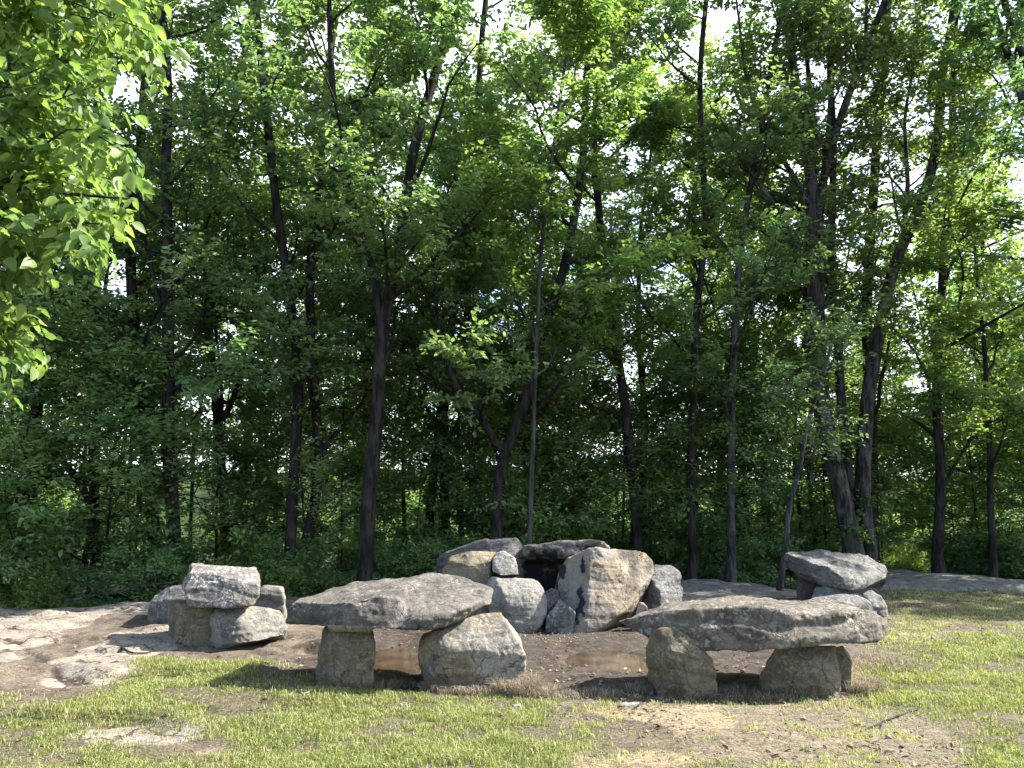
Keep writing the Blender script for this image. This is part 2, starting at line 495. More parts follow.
def build_ground():
    def axis(lo, hi, st, far_lo, far_hi):
        a = list(np.arange(lo, hi, st))
        s, v = st, hi
        b = []
        while v < far_hi:
            b.append(v); s *= 1.25; v += s
        b.append(far_hi)
        s, v, c = st, lo, []
        while v > far_lo:
            s *= 1.25; v -= s; c.append(v)
        return np.array(c[::-1] + a + b)
    xs = axis(-7.5, 9.0, 0.036, -500, 500)
    ys = axis(3.8, 17.5, 0.036, -60, 900)
    X, Y = np.meshgrid(xs, ys)
    x, y = X.ravel(), Y.ravel()
    z = ground_z(x, y)
    rock, sand, dark, g, sp = masks(x, y)
    e = edge_dist(x, y)
    colr = np.stack([rock & (e < 0.3), sand, dark & (e < 0), np.where(g, 1.0, np.where(sp, 0.45, 0.0))], -1).astype(float)
    nx, ny = len(xs), len(ys)
    # soften the masks
    C = colr.reshape(ny, nx, 4)
    for _ in range(2):
        C[1:-1, 1:-1] = (C[1:-1, 1:-1] * 2 + C[:-2, 1:-1] + C[2:, 1:-1] + C[1:-1, :-2] + C[1:-1, 2:]) / 6
    i = np.arange(ny - 1)[:, None] * nx + np.arange(nx - 1)[None]
    quads = np.stack([i, i + 1, i + nx + 1, i + nx], -1).reshape(-1, 4)
    litter = smooth(-0.1, 0.35, e)
    b = NB('ground')
    v = b.n('ShaderNodeNewGeometry').outputs['Position']
    at = b.attr('zones')
    sepn = b.n('ShaderNodeSeparateColor')
    b.put(sepn.inputs[0], at.outputs['Color'])
    rk, sd, dk = sepn.outputs[0], sepn.outputs[1], sepn.outputs[2]
    gr = at.outputs['Alpha']
    lt = b.attr('litter').outputs['Fac']
    n_b = b.noise(1.3, 6, 0.65, v); n_m = b.noise(7, 6, 0.7, v); n_f = b.noise(45, 5, 0.75, v); n_s = b.noise(2.0, 6, 0.65, b.mapping(v, (0.6, 2.6, 1), (0, 0, 0.25)), 0.8)
    soil = b.mix(b.ramp(n_m, 0.36, 0.64), (0.06, 0.046, 0.035), (0.125, 0.1, 0.076))
    soil = b.mix(b.math('MULTIPLY', b.ramp(n_b, 0.5, 0.62), 0.6), soil, (0.17, 0.14, 0.105))
    stone = b.mix(b.ramp(n_s, 0.36, 0.62), (0.165, 0.14, 0.115), (0.29, 0.252, 0.2))
    stone = b.mix(b.math('MULTIPLY', b.ramp(n_b, 0.48, 0.6), 0.7), stone, (0.19, 0.172, 0.155))
    stone = b.mix(b.math('MULTIPLY', b.ramp(b.noise(3.4, 7, 0.75, b.mapping(v, (1, 1.8, 1), (0, 0, 1.2))), 0.56, 0.62), 0.9), stone, (0.07, 0.052, 0.038))
    stone = b.mix(b.math('MULTIPLY', b.ramp(b.noise(2.6, 4, 0.6, b.mapping(v, (1, 1, 1), (0, 0, 2.2))), 0.58, 0.68), 0.5), stone, (0.2, 0.18, 0.085))
    cv = b.n('ShaderNodeTexVoronoi', feature='DISTANCE_TO_EDGE')
    cv.inputs['Scale'].default_value = 1.0
    cw = b.n('ShaderNodeTexNoise')
    cw.inputs['Scale'].default_value = 2.5
    cw.inputs['Detail'].default_value = 6
    b.put(cw.inputs['Vector'], v)
    cva = b.n('ShaderNodeVectorMath', operation='MULTIPLY_ADD')
    b.put(cva.inputs[0], cw.outputs['Color'])
    cva.inputs[1].default_value = (0.9, 0.9, 0.9)
    b.put(cva.inputs[2], b.mapping(v, (0.55, 1.5, 1), (0, 0, 0.35)))
    b.put(cv.inputs['Vector'], cva.outputs[0])
    gcr = b.math('MULTIPLY', b.ramp(cv.outputs['Distance'], 0.03, 0.004), b.ramp(n_b, 0.4, 0.56))
    stone = b.mix(b.math('MULTIPLY', gcr, 0.9), stone, (0.03, 0.024, 0.018))
    sandc = b.mix(b.ramp(n_s, 0.35, 0.65), (0.12, 0.096, 0.07), (0.225, 0.18, 0.128))
    sandc = b.mix(b.math('MULTIPLY', b.ramp(n_m, 0.52, 0.64), 0.8), sandc, (0.09, 0.07, 0.05))
    wet = b.mix(b.ramp(n_m, 0.36, 0.66), (0.028, 0.022, 0.017), (0.068, 0.054, 0.042))
    wet = b.mix(b.math('MULTIPLY', b.ramp(n_f, 0.6, 0.72), 0.4), wet, (0.12, 0.105, 0.09))
    thatch = b.mix(b.ramp(n_f, 0.35, 0.65), (0.045, 0.04, 0.022), (0.11, 0.098, 0.05))
    floor_ = b.mix(b.ramp(n_m, 0.38, 0.62), (0.03, 0.026, 0.016), (0.075, 0.06, 0.035))
    floor_ = b.mix(b.ramp(b.noise(1.1, 5, 0.7, v), 0.42, 0.56), floor_, (0.04, 0.06, 0.02))
    c = b.mix(b.ramp(sd, 0.2, 0.8), soil, sandc)
    c = b.mix(b.ramp(dk, 0.2, 0.8), c, wet)
    warm = b.mix(b.ramp(n_s, 0.36, 0.62), (0.19, 0.14, 0.09), (0.34, 0.265, 0.175))
    warm = b.mix(b.math('MULTIPLY', b.ramp(n_m, 0.55, 0.66), 0.8), warm, (0.1, 0.075, 0.052))
    stone = b.mix(b.ramp(sd, 0.3, 0.8), stone, warm)
    c = b.mix(b.ramp(rk, 0.25, 0.75), c, stone)
    c = b.mix(b.math('MULTIPLY', gr, 0.8), c, thatch)
    c = b.mix(lt, c, floor_)
    c = b.mix(b.ramp(n_f, 0.34, 0.66), b.mix(1.0, c, (0.55, 0.54, 0.53), 'MULTIPLY'), b.mix(1.0, c, (1.32, 1.31, 1.3), 'MULTIPLY'))
    n_g = b.noise(120, 4, 0.75, v)
    c = b.mix(b.ramp(n_g, 0.38, 0.62), b.mix(1.0, c, (0.72, 0.71, 0.7), 'MULTIPLY'), b.mix(1.0, c, (1.22, 1.22, 1.22), 'MULTIPLY'))
    rough = b.mix(b.math('MULTIPLY', dk, b.ramp(n_b, 0.45, 0.6)), (0.93, 0.93, 0.93), (0.45, 0.45, 0.45))
    h = b.math('ADD', b.math('MULTIPLY', n_m, 0.7), b.math('MULTIPLY', n_f, 0.45))
    h = b.math('ADD', h, b.math('MULTIPLY', n_s, 0.3))
    h = b.math('SUBTRACT', h, b.math('MULTIPLY', b.math('MULTIPLY', gcr, rk), 0.8))
    nr = b.bump(h, 0.6, 0.025)
    m = b.done(b.bsdf(c, rough, 0.3, nr).outputs[0])
    me = mesh_np('ground', np.stack([x, y, z], -1), quads=quads, mat=m, smooth_f=True, attrs={'zones': C.reshape(-1, 4), 'litter': litter})
    tag(link('ground', me), 'bare sandstone shelf with soil and grass patches below the wood', None, None, 'structure')

build_ground()

def puddle(c, rx, ry, z):
    b = NB('muddy_water')
    v = b.n('ShaderNodeNewGeometry').outputs['Position']
    n = b.noise(5, 3, 0.5, v)
    p = b.bsdf(b.mix(b.ramp(n, 0.4, 0.6), (0.05, 0.036, 0.024), (0.075, 0.053, 0.034)), 0.06, 0.22, b.bump(b.noise(30, 2, 0.5, v), 0.05, 0.01))
    m = b.done(p.outputs[0])
    k = 40
    a = np.linspace(0, 2 * np.pi, k, endpoint=False)
    rr = 1.25 + 0.06 * np.sin(3 * a + 1) + 0.05 * np.sin(5 * a)
    vs = [(0, 0, 0)] + [(rx * r * math.cos(t), ry * r * math.sin(t), 0) for r, t in zip(rr, a)]
    tr = [(0, 1 + i, 1 + (i + 1) % k) for i in range(k)]
    o = link('puddle', mesh_np('puddle', vs, tris=tr, mat=m), loc=(c.x, c.y, z))
    o['kind'] = 'structure'
    return o

tag(puddle(PUD[0][0], PUD[0][1], PUD[0][2], -0.022), 'brown puddle behind the pedestal of the left stone bench')
tag(puddle(PUD[1][0], PUD[1][1], PUD[1][2], -0.022), 'brown puddle before the fire ring boulders')

# ------------------------------------------------------------------ rocks
SOOT = []

def pts(lst):
    out = []
    for q in lst:
        if len(q) == 2:                       # ground point under column px at depth Y
            px, Y = q
            x = (px - 512) / FPX * Y * 1.0
            out.append(Vector((x * 0.966, Y, gz(x, Y) - 0.07)))
        else:
            out.append(P(*q))
    return out

def rock(label, hulls, mat, voxel=0.02, it=2, amp=0.03, strata=0.012, seed=0, name='boulder', cat='boulder', chips=5, sax=(0.05, 0.1, 1.0), group=None, soot=None, greyed=None):
    rng = random.Random(seed * 13 + 5)
    V, F = [], []
    for h in hulls:
        bm = bmesh.new()
        for p in pts(h): bm.verts.new(p)
        bmesh.ops.convex_hull(bm, input=bm.verts)
        bmesh.ops.delete(bm, geom=[v for v in bm.verts if not v.link_faces], context='VERTS')
        cen = sum((v.co for v in bm.verts), Vector()) / len(bm.verts)
        for _ in range(chips):
            d = Vector((rng.gauss(0, 1), rng.gauss(0, 1), rng.gauss(0, 0.8))).normalized()
            sup = max((v.co - cen).dot(d) for v in bm.verts)
            bmesh.ops.bisect_plane(bm, geom=list(bm.verts) + list(bm.edges) + list(bm.faces), plane_co=cen + d * sup * rng.uniform(0.88, 0.965), plane_no=d, clear_outer=True)
            r = bmesh.ops.convex_hull(bm, input=bm.verts)
            bmesh.ops.delete(bm, geom=[v for v in bm.verts if not v.link_faces], context='VERTS')
        bmesh.ops.triangulate(bm, faces=bm.faces)
        bm.verts.index_update()
        off = len(V)
        V += [v.co.copy() for v in bm.verts]
        F += [tuple(off + v.index for v in f.verts) for f in bm.faces]
        bm.free()
    arr = np.array([tuple(v) for v in V])
    base = Vector((arr[:, 0].mean(), arr[:, 1].mean(), arr[:, 2].min()))
    me = mesh_np('hull', arr - np.array(base), tris=F)
    tmp = link('hull', me)
    m1 = tmp.modifiers.new('r', 'REMESH'); m1.mode = 'VOXEL'; m1.voxel_size = voxel
    m2 = tmp.modifiers.new('s', 'SMOOTH'); m2.factor = 0.5; m2.iterations = it
    dg = bpy.context.evaluated_depsgraph_get()
    ev = tmp.evaluated_get(dg)
    em = bpy.data.meshes.new_from_object(ev)
    bpy.data.objects.remove(tmp, do_unlink=True)
    n = len(em.vertices)
    co = np.empty(n * 3, np.float32); em.vertices.foreach_get('co', co); co = co.reshape(-1, 3).astype(float)
    nr = np.empty(n * 3, np.float32); em.vertices.foreach_get('normal', nr); nr = nr.reshape(-1, 3).astype(float)
    q = co + seed * 7.7
    ax = np.array(sax); ax = ax / np.linalg.norm(ax)
    amp = amp * 0.72
    d = amp * fbm(q * 2.1, 4, seed)
    rid = 1 - np.abs(fbm(q * 5.5, 3, seed + 9))
    d = d - amp * 0.35 * smooth(0.86, 1.0, rid)
    s = (q @ ax)[:, None]
    lay = fbm(np.concatenate([s * 13 + 0.8 * fbm(q * 1.6, 2, seed + 3)[:, None], q[:, :2] * 1.1], 1), 3, seed + 20)
    d = d + strata * lay
    # broken facets: stepped low-frequency noise
    st = fbm(q * 3.4, 2, seed + 31)
    d = d + amp * 0.5 * (np.floor(st * 3) / 3)
    d = d + 0.004 * fbm(q * 30, 2, seed + 40)
    co = co + nr * d[:, None]
    em.vertices.foreach_set('co', co.astype(np.float32).ravel())
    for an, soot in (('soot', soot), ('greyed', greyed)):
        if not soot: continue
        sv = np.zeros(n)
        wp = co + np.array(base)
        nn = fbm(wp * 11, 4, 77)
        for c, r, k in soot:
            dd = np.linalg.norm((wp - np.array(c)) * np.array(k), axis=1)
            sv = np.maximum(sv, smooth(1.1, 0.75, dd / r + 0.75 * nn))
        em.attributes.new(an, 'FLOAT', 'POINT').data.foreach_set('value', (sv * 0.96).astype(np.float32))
    em.polygons.foreach_set('use_smooth', np.ones(len(em.polygons), bool))
    em.materials.clear(); em.materials.append(mat)
    em.name = name
    em.update()
    o = link(name, em, loc=base)
    return tag(o, label, cat, group)

# --- rear left stack
rock('grey block thickly speckled with white lichen, topping the far left rock stack',
     [[(184, 598, 8.7), (187, 607, 8.75), (222, 609, 8.62), (252, 606, 8.68), (260, 596, 8.75), (259, 584, 8.75), (224, 576, 8.8), (191, 570, 8.9), (182, 583, 8.85),
       (193, 563, 9.4), (257, 566, 9.4), (260, 580, 9.4), (190, 600, 9.5), (258, 598, 9.5)]], M_speck, 0.014, 1, 0.022, 0.012, 1, chips=3)
rock('smooth grey rounded boulder at the left rear of the far left rock stack',
     [[(147, 618, 9.9), (149, 606, 9.9), (154, 597, 9.95), (170, 587, 10.0), (186, 584, 10.0), (190, 600, 9.8), (148, 9.9), (190, 9.75), (152, 10.5), (190, 10.5), (158, 597, 10.5), (188, 588, 10.5)]],
     M_blue, 0.02, 6, 0.02, 0.006, 2, chips=3)
rock('olive brown block propping up the left end of the speckled block',
     [[(169, 604, 9.1), (171, 634, 9.0), (177, 8.82), (212, 8.8), (214, 606, 8.85), (183, 604, 8.85), (171, 9.35), (214, 9.4), (214, 603, 9.4), (170, 600, 9.4)]], M_olive, 0.018, 3, 0.02, 0.01, 3, chips=4)
rock('broad pale wedge shaped rock under the right end of the speckled block',
     [[(212, 609, 8.85), (213, 8.72), (234, 645, 8.58), (262, 641, 8.66), (283, 635, 8.85), (288, 626, 8.95), (280, 616, 9.0), (262, 605, 9.05), (236, 606, 8.9), (240, 622, 8.68),
       (215, 9.4), (285, 9.4), (280, 612, 9.4), (215, 605, 9.4)]], M_pale, 0.015, 1, 0.026, 0.014, 4, chips=8)
rock('small square grey boulder behind the right end of the speckled block',
     [[(255, 9.7), (258, 590, 9.7), (264, 584, 9.75), (281, 586, 9.75), (285, 593, 9.7), (286, 9.65), (257, 10.2), (286, 10.2), (262, 585, 10.2), (283, 587, 10.2)]], M_pale, 0.02, 3, 0.02, 0.012, 5, chips=4)

# --- left stone bench
rock('purple grey slab forming the seat of the left stone bench',
     [[(285, 604, 6.98), (286, 622, 6.98), (326, 628, 6.76), (376, 629, 6.68), (408, 629, 6.72), (404, 606, 6.8), (349, 601, 6.74), (376, 596, 6.78), (399, 598, 6.82),
       (328, 590, 7.6), (357, 582, 7.8), (428, 575, 7.9), (330, 616, 7.7), (430, 610, 7.9), (300, 600, 7.15)],
      [(399, 600, 6.95), (418, 616, 6.72), (428, 632, 6.72), (452, 624, 6.84), (453, 614, 6.78), (476, 603, 7.05), (492, 604, 7.3), (493, 589, 7.45), (400, 629, 6.72),
       (380, 579, 7.85), (428, 574, 7.92), (456, 576, 7.92), (491, 586, 7.75), (456, 606, 7.9), (489, 597, 7.7), (390, 597, 7.0)]],
     M_slab, 0.014, 1, 0.024, 0.014, 6, name='stone_slab', cat='stone slab', chips=1, sax=(0.1, -0.1, 1))
rock('upright squarish olive stone pedestal under the left end of the left bench',
     [[(331, 627, 6.86), (329, 6.84), (375, 6.86), (376, 648, 6.78), (370, 628, 6.86), (325, 627, 7.05), (318, 660, 7.0), (320, 6.98), (372, 7.3), (322, 7.3), (372, 627, 7.3), (326, 627, 7.3)]],
     M_olive, 0.016, 2, 0.014, 0.01, 7, name='stone_pedestal', cat='stone pedestal', chips=3)
rock('thin tan wedge of stone between the left bench slab and its pedestal',
     [[(326, 625, 6.74), (377, 626, 6.68), (370, 632, 6.72), (332, 632, 6.76), (328, 625, 7.2), (374, 625, 7.2), (370, 630, 7.2), (330, 630, 7.2)]], M_yell, 0.012, 2, 0.006, 0.003, 8, name='wedge_stone', cat='stone', chips=1)
rock('bulky rust streaked boulder bearing the right end of the left bench slab',
     [[(416, 648, 6.98), (427, 7.0), (470, 6.92), (522, 6.96), (527, 656, 6.92), (509, 624, 7.0), (448, 648, 6.8), (438, 630, 7.0), (482, 613, 7.1), (501, 611, 7.12), (423, 634, 7.15),
       (424, 7.5), (522, 7.55), (485, 614, 7.5), (515, 630, 7.55), (425, 645, 7.5)]], M_boul, 0.015, 2, 0.024, 0.01, 9, chips=6)

# --- fire ring
rock('rounded ochre boulder beneath the layered dark rock at the left of the fire ring',
     [[(441, 572, 10.35), (448, 560, 10.3), (467, 551, 10.35), (496, 551, 10.4), (492, 560, 10.2), (487, 10.1), (444, 10.25), (468, 566, 10.15), (445, 10.9), (495, 10.9), (450, 556, 10.8), (496, 551, 10.8)]], M_yell, 0.02, 4, 0.025, 0.01, 10, chips=4)
rock('layered dark grey rock with sloping top behind the ochre boulder',
     [[(434, 570, 10.9), (438, 559, 10.85), (447, 552, 10.8), (466, 546, 10.75), (487, 541, 10.7), (497, 553, 10.55), (436, 10.9), (500, 10.7), (440, 11.6), (500, 11.6), (445, 552, 11.5), (490, 540, 11.5)],
      [(480, 544, 10.7), (506, 538, 10.65), (515, 536, 10.7), (523, 542, 10.75), (525, 550, 10.7), (520, 560, 10.6), (500, 556, 10.55), (485, 10.7), (522, 10.7), (485, 11.5), (522, 11.5), (510, 537, 11.4), (522, 546, 11.4)]],
     M_dark, 0.02, 2, 0.025, 0.03, 11, chips=3, sax=(-0.25, 0.1, 1))
rock('small white angular block wedged on the left of the fire ring',
     [[(492, 559, 10.2), (503, 550, 10.3), (517, 561, 10.15), (519, 575, 10.05), (502, 576, 10.0), (492, 572, 10.1), (495, 553, 10.6), (515, 557, 10.6), (518, 575, 10.6), (494, 576, 10.6)]], M_light, 0.012, 1, 0.014, 0.008, 12, name='stone_block', cat='stone', chips=3)
rock('pale rounded boulder on the front left of the fire ring',
     [[(485, 582, 10.1), (494, 574, 10.05), (506, 576, 10.0), (526, 577, 10.0), (541, 584, 9.95), (548, 600, 9.9), (545, 615, 9.85), (533, 9.8), (518, 9.75), (492, 9.9), (503, 592, 9.75), (488, 600, 9.95),
       (490, 10.6), (546, 10.6), (498, 575, 10.6), (538, 580, 10.6)]], M_light, 0.015, 2, 0.024, 0.01, 13, chips=8)
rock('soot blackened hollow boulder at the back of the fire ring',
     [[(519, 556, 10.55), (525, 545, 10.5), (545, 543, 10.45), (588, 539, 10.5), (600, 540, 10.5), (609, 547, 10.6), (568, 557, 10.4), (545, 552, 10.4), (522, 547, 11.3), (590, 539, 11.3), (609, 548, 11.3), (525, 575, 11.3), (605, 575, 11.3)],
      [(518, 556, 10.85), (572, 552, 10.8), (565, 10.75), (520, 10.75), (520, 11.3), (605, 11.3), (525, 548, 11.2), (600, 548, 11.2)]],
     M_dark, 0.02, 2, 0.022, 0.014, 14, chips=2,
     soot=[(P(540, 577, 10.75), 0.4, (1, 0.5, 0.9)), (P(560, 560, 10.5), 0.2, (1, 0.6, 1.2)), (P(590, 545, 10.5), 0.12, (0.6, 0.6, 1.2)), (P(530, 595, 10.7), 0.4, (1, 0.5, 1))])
rock('biggest boulder of the fire ring, tan with a black soot streak down its left',
     [[(554, 9.95), (554, 580, 10.3), (559, 572, 10.3), (567, 558, 10.2), (588, 547, 10.0), (597, 546, 9.98), (609, 552, 10.05), (645, 552, 10.4), (654, 561, 10.45), (654, 573, 10.35), (647, 590, 10.15), (631, 608, 9.95), (616, 616, 9.8), (586, 9.66), (574, 9.68),
       (592, 572, 9.82), (625, 575, 10.0), (556, 11), (630, 10.8), (570, 556, 10.9), (648, 556, 10.9)]],
     M_tan, 0.015, 1, 0.024, 0.006, 15, chips=11,
     soot=[(P(581, 602, 9.78), 0.1, (2.8, 0.5, 0.45)), (P(577, 617, 9.7), 0.11, (2.2, 0.5, 0.9)), (P(583, 566, 10.0), 0.08, (2.4, 0.5, 0.8)), (P(560, 566, 10.25), 0.1, (1, 0.5, 0.7)), (P(556, 585, 10.25), 0.07, (1, 0.5, 0.5))],
     greyed=[(P(568, 590, 10.0), 0.26, (1, 0.5, 0.55)), (P(598, 553, 9.95), 0.14, (1, 0.5, 1))])
rock('grey angular boulder against the right side of the biggest tan boulder',
     [[(640, 10.5), (646, 568, 10.55), (654, 563, 10.6), (671, 565, 10.6), (680, 573, 10.55), (684, 10.3), (660, 10.05), (658, 592, 10.15), (645, 11.2), (686, 11.2), (656, 564, 11.1), (680, 573, 11.1)]], M_blue, 0.017, 1, 0.03, 0.015, 16, chips=9)
rock('small pointed grey stone leaning at the foot of the biggest tan boulder',
     [[(544, 9.85), (559, 598, 9.85), (576, 612, 9.72), (574, 9.72), (567, 9.66), (546, 617, 9.8), (550, 10.0), (572, 10.0), (561, 599, 9.98)]], M_grey, 0.01, 1, 0.012, 0.006, 17, name='stone', cat='stone', chips=2)
rock('small dark stone in the gap below the soot blackened boulder',
     [[(544, 592, 10.0), (552, 588, 10.0), (559, 591, 9.98), (559, 602, 9.95), (548, 609, 9.9), (544, 600, 9.95), (545, 10.3), (560, 10.3), (546, 592, 10.3), (558, 592, 10.3), (550, 9.95)]], M_dark, 0.014, 1, 0.01, 0.006, 18, name='stone', cat='stone', chips=2)
rock('small pinkish stone at the right foot of the biggest tan boulder',
     [[(630, 9.8), (638, 602, 9.85), (644, 602, 9.85), (648, 607, 9.8), (647, 9.75), (632, 10.05), (646, 10.05), (640, 603, 10.0)]],
     rock_mat('stone_pinkish', (0.36, 0.26, 0.2), (0.42, 0.3, 0.24), PALE, 0.1, 30, moss=0.0, dark=0.2), 0.012, 1, 0.008, 0.004, 19, name='stone', cat='stone', chips=2)

# --- right stone bench
rock('long mottled slab forming the seat of the right stone bench',
     [[(617, 621, 7.05), (632, 629, 6.95), (648, 637, 6.8), (680, 643, 6.65), (712, 648, 6.56), (787, 648, 6.5), (800, 620, 6.55), (805, 612, 6.62), (764, 607, 6.6), (697, 609, 6.66), (658, 611, 6.76), (630, 616, 6.98),
       (673, 604, 7.4), (732, 598, 7.6), (764, 598, 7.6), (650, 622, 7.4), (760, 632, 7.6), (805, 603, 7.5)],
      [(780, 648, 6.5), (864, 644, 6.58), (886, 639, 6.78), (888, 622, 6.85), (872, 611, 6.82), (842, 612, 6.66), (806, 616, 6.58), (780, 608, 6.65),
       (780, 600, 7.6), (843, 601, 7.5), (877, 610, 7.25), (770, 632, 7.6), (870, 632, 7.3)]],
     M_slab2, 0.014, 1, 0.028, 0.018, 22, name='stone_slab', cat='stone slab', chips=1, sax=(0.03, -0.25, 1))
rock('leaning cracked grey boulder under the left end of the right bench',
     [[(646, 642, 6.72), (658, 628, 6.7), (673, 628, 6.66), (697, 641, 6.58), (713, 660, 6.56), (717, 6.66), (690, 6.6), (660, 6.7), (646, 666, 6.75), (672, 652, 6.52), (650, 7.05), (716, 7.05), (664, 632, 7.0), (700, 646, 7.0)]],
     M_olive, 0.014, 1, 0.022, 0.012, 23, chips=5)
rock('low wide mossy wedge shaped block under the right end of the right bench',
     [[(775, 646, 6.72), (757, 676, 6.72), (758, 6.72), (830, 6.62), (838, 672, 6.64), (836, 646, 6.74), (806, 662, 6.58), (770, 7.1), (838, 7.1), (778, 646, 7.05), (834, 646, 7.05)]], M_olive, 0.014, 1, 0.024, 0.012, 24, chips=4)
rock('pale yellowish block tucked behind the mossy wedge under the right bench',
     [[(820, 648, 6.95), (844, 645, 6.9), (852, 657, 6.86), (848, 6.84), (822, 6.9), (818, 7.25), (850, 7.25), (818, 648, 7.25), (846, 646, 7.25)]], M_yell, 0.015, 1, 0.014, 0.01, 25, chips=3)

# --- rear right stack
rock('thick grey tilted slab atop the rear right rock stack',
     [[(786, 554, 11.6), (800, 559, 11.3), (827, 565, 11.1), (841, 575, 10.96), (846, 590, 10.95), (858, 592, 11.0), (871, 586, 11.1), (883, 579, 11.3), (784, 559, 11.6), (800, 578, 11.5), (821, 585, 11.2),
       (789, 551, 12.1), (821, 550, 12.2), (868, 555, 12.2), (885, 564, 12.0), (889, 571, 11.7), (790, 566, 12.1), (884, 576, 12.1)]], M_blue, 0.016, 1, 0.034, 0.022, 26, name='stone_slab', cat='stone slab', chips=0, sax=(-0.2, -0.2, 1))
rock('dark reddish post stone holding up the left end of the rear right slab',
     [[(797, 573, 11.7), (816, 578, 11.55), (814, 11.5), (797, 11.55), (798, 572, 12.0), (816, 576, 12.0), (816, 12.0), (797, 12.0)]],
     rock_mat('stone_dark_red', (0.1, 0.07, 0.06), (0.14, 0.1, 0.085), (0.17, 0.13, 0.11), 0.1, 26, moss=0.1, dark=0.4), 0.018, 2, 0.014, 0.01, 27, name='stone_pedestal', cat='stone pedestal', chips=2)
rock('grey boulder squeezed under the middle of the rear right slab',
     [[(811, 600, 11.15), (814, 588, 11.2), (826, 586, 11.15), (846, 591, 11.05), (860, 594, 11.0), (862, 11.0), (812, 11.1), (814, 11.6), (860, 11.6), (816, 588, 11.6), (858, 592, 11.6)]], M_blue, 0.018, 3, 0.016, 0.01, 28, chips=3)
rock('low smooth domed boulder in front of the rear right stack',
     [[(798, 608, 10.1), (812, 599, 10.2), (838, 594, 10.25), (858, 596, 10.2), (872, 604, 10.1), (876, 10.0), (796, 10.0), (835, 9.8), (798, 10.9), (874, 10.9), (815, 598, 10.8), (866, 600, 10.8), (840, 604, 9.92)]], M_blue, 0.02, 6, 0.016, 0.01, 29, chips=2)
rock('knobbly brown boulder at the right foot of the rear right stack',
     [[(862, 595, 11.0), (870, 590, 11.1), (879, 596, 11.0), (887, 604, 10.95), (889, 10.9), (864, 10.85), (872, 602, 10.85), (866, 11.5), (888, 11.5), (870, 591, 11.4), (886, 602, 11.4)]], M_grey, 0.018, 3, 0.024, 0.012, 30, chips=3)


rock('broad flat grey rock shelf between the fire ring and the rear right stack',
     [[(655, 11.4), (806, 11.7), (660, 605, 11.5), (804, 599, 11.85), (676, 580, 14.2), (705, 579, 14.3), (742, 583, 13.8), (800, 592, 12.6), (672, 14.3), (745, 14.0), (806, 12.6)]], M_grey, 0.03, 3, 0.03, 0.02, 32, name='rock_shelf', cat='rock ledge', chips=0, sax=(0, 0.3, 1))
rock('long low grey rock shelf along the wood edge at the far right',
     [[(880, 14.4), (1080, 13.7), (884, 583, 14.5), (960, 582, 14.6), (1075, 586, 14.0), (886, 569, 16.8), (960, 574, 15.7), (1030, 580, 14.7), (1080, 583, 14.3), (885, 17.0), (1080, 14.5)]], M_pale, 0.03, 2, 0.03, 0.02, 33, name='rock_shelf', cat='rock ledge', chips=0, sax=(0, 0.3, 1))

# ------------------------------------------------------------------ trees
M_leaf = leaf_mat('leaf_wood', (0.08, 0.132, 0.064), (0.142, 0.222, 0.095), (0.215, 0.295, 0.115), 0.52)
M_leaf_under = leaf_mat('leaf_understorey', (0.105, 0.17, 0.075), (0.18, 0.275, 0.108), (0.25, 0.35, 0.13), 0.5)  # leaf colour brightened to lift the shade under the trees
M_leaf_bright = leaf_mat('leaf_painted_sunlit', (0.1, 0.158, 0.055), (0.165, 0.238, 0.072), (0.245, 0.315, 0.092), 0.55)  # yellower, brighter leaf copy; the sunlit look is put into its colour
M_leaf_near = leaf_mat('leaf_broad', (0.096, 0.16, 0.048), (0.166, 0.245, 0.065), (0.252, 0.325, 0.085), 0.48, 0.42, 0.3)
M_leaf_grey = leaf_mat('leaf_greyish', (0.06, 0.095, 0.04), (0.11, 0.16, 0.065), (0.18, 0.24, 0.09), 0.45)
M_bark = bark_mat('bark_dark', (0.016, 0.014, 0.012), (0.045, 0.04, 0.035), (0.1, 0.105, 0.09), 0.2)
M_bark_grey = bark_mat('bark_grey', (0.02, 0.018, 0.016), (0.08, 0.073, 0.066))
M_bark_pale = bark_mat('bark_pale', (0.03, 0.029, 0.026), (0.085, 0.082, 0.074))

class Tubes:
    def __init__(s):
        s.v, s.q, s.n = [], [], 0
    def add(s, path, r, sides=6):
        p = np.asarray(path, float); r = np.asarray(r, float)
        t = np.gradient(p, axis=0)
        t /= np.linalg.norm(t, axis=1)[:, None] + 1e-9
        ref = np.array([0.31, 0.95, 0.07]) if abs(t[:, 2]).mean() > 0.6 else np.array([0.1, 0.05, 1.0])
        a = np.cross(t, ref); a /= np.linalg.norm(a, axis=1)[:, None] + 1e-9
        b = np.cross(t, a)
        th = np.linspace(0, 2 * np.pi, sides, endpoint=False)
        ring = p[:, None] + r[:, None, None] * (np.cos(th)[None, :, None] * a[:, None] + np.sin(th)[None, :, None] * b[:, None])
        m = len(p)
        i = s.n + np.arange(m - 1)[:, None] * sides + np.arange(sides)[None]
        j = s.n + np.arange(m - 1)[:, None] * sides + (np.arange(sides)[None] + 1) % sides
        s.v.append(ring.reshape(-1, 3))
        s.q.append(np.stack([i, j, j + sides, i + sides], -1).reshape(-1, 4))
        s.n += m * sides
    def build(s, name, mat, parent, off):
        me = mesh_np(name, np.concatenate(s.v) - np.array(off), quads=np.concatenate(s.q), mat=mat, smooth_f=True)
        return link(name, me, parent)

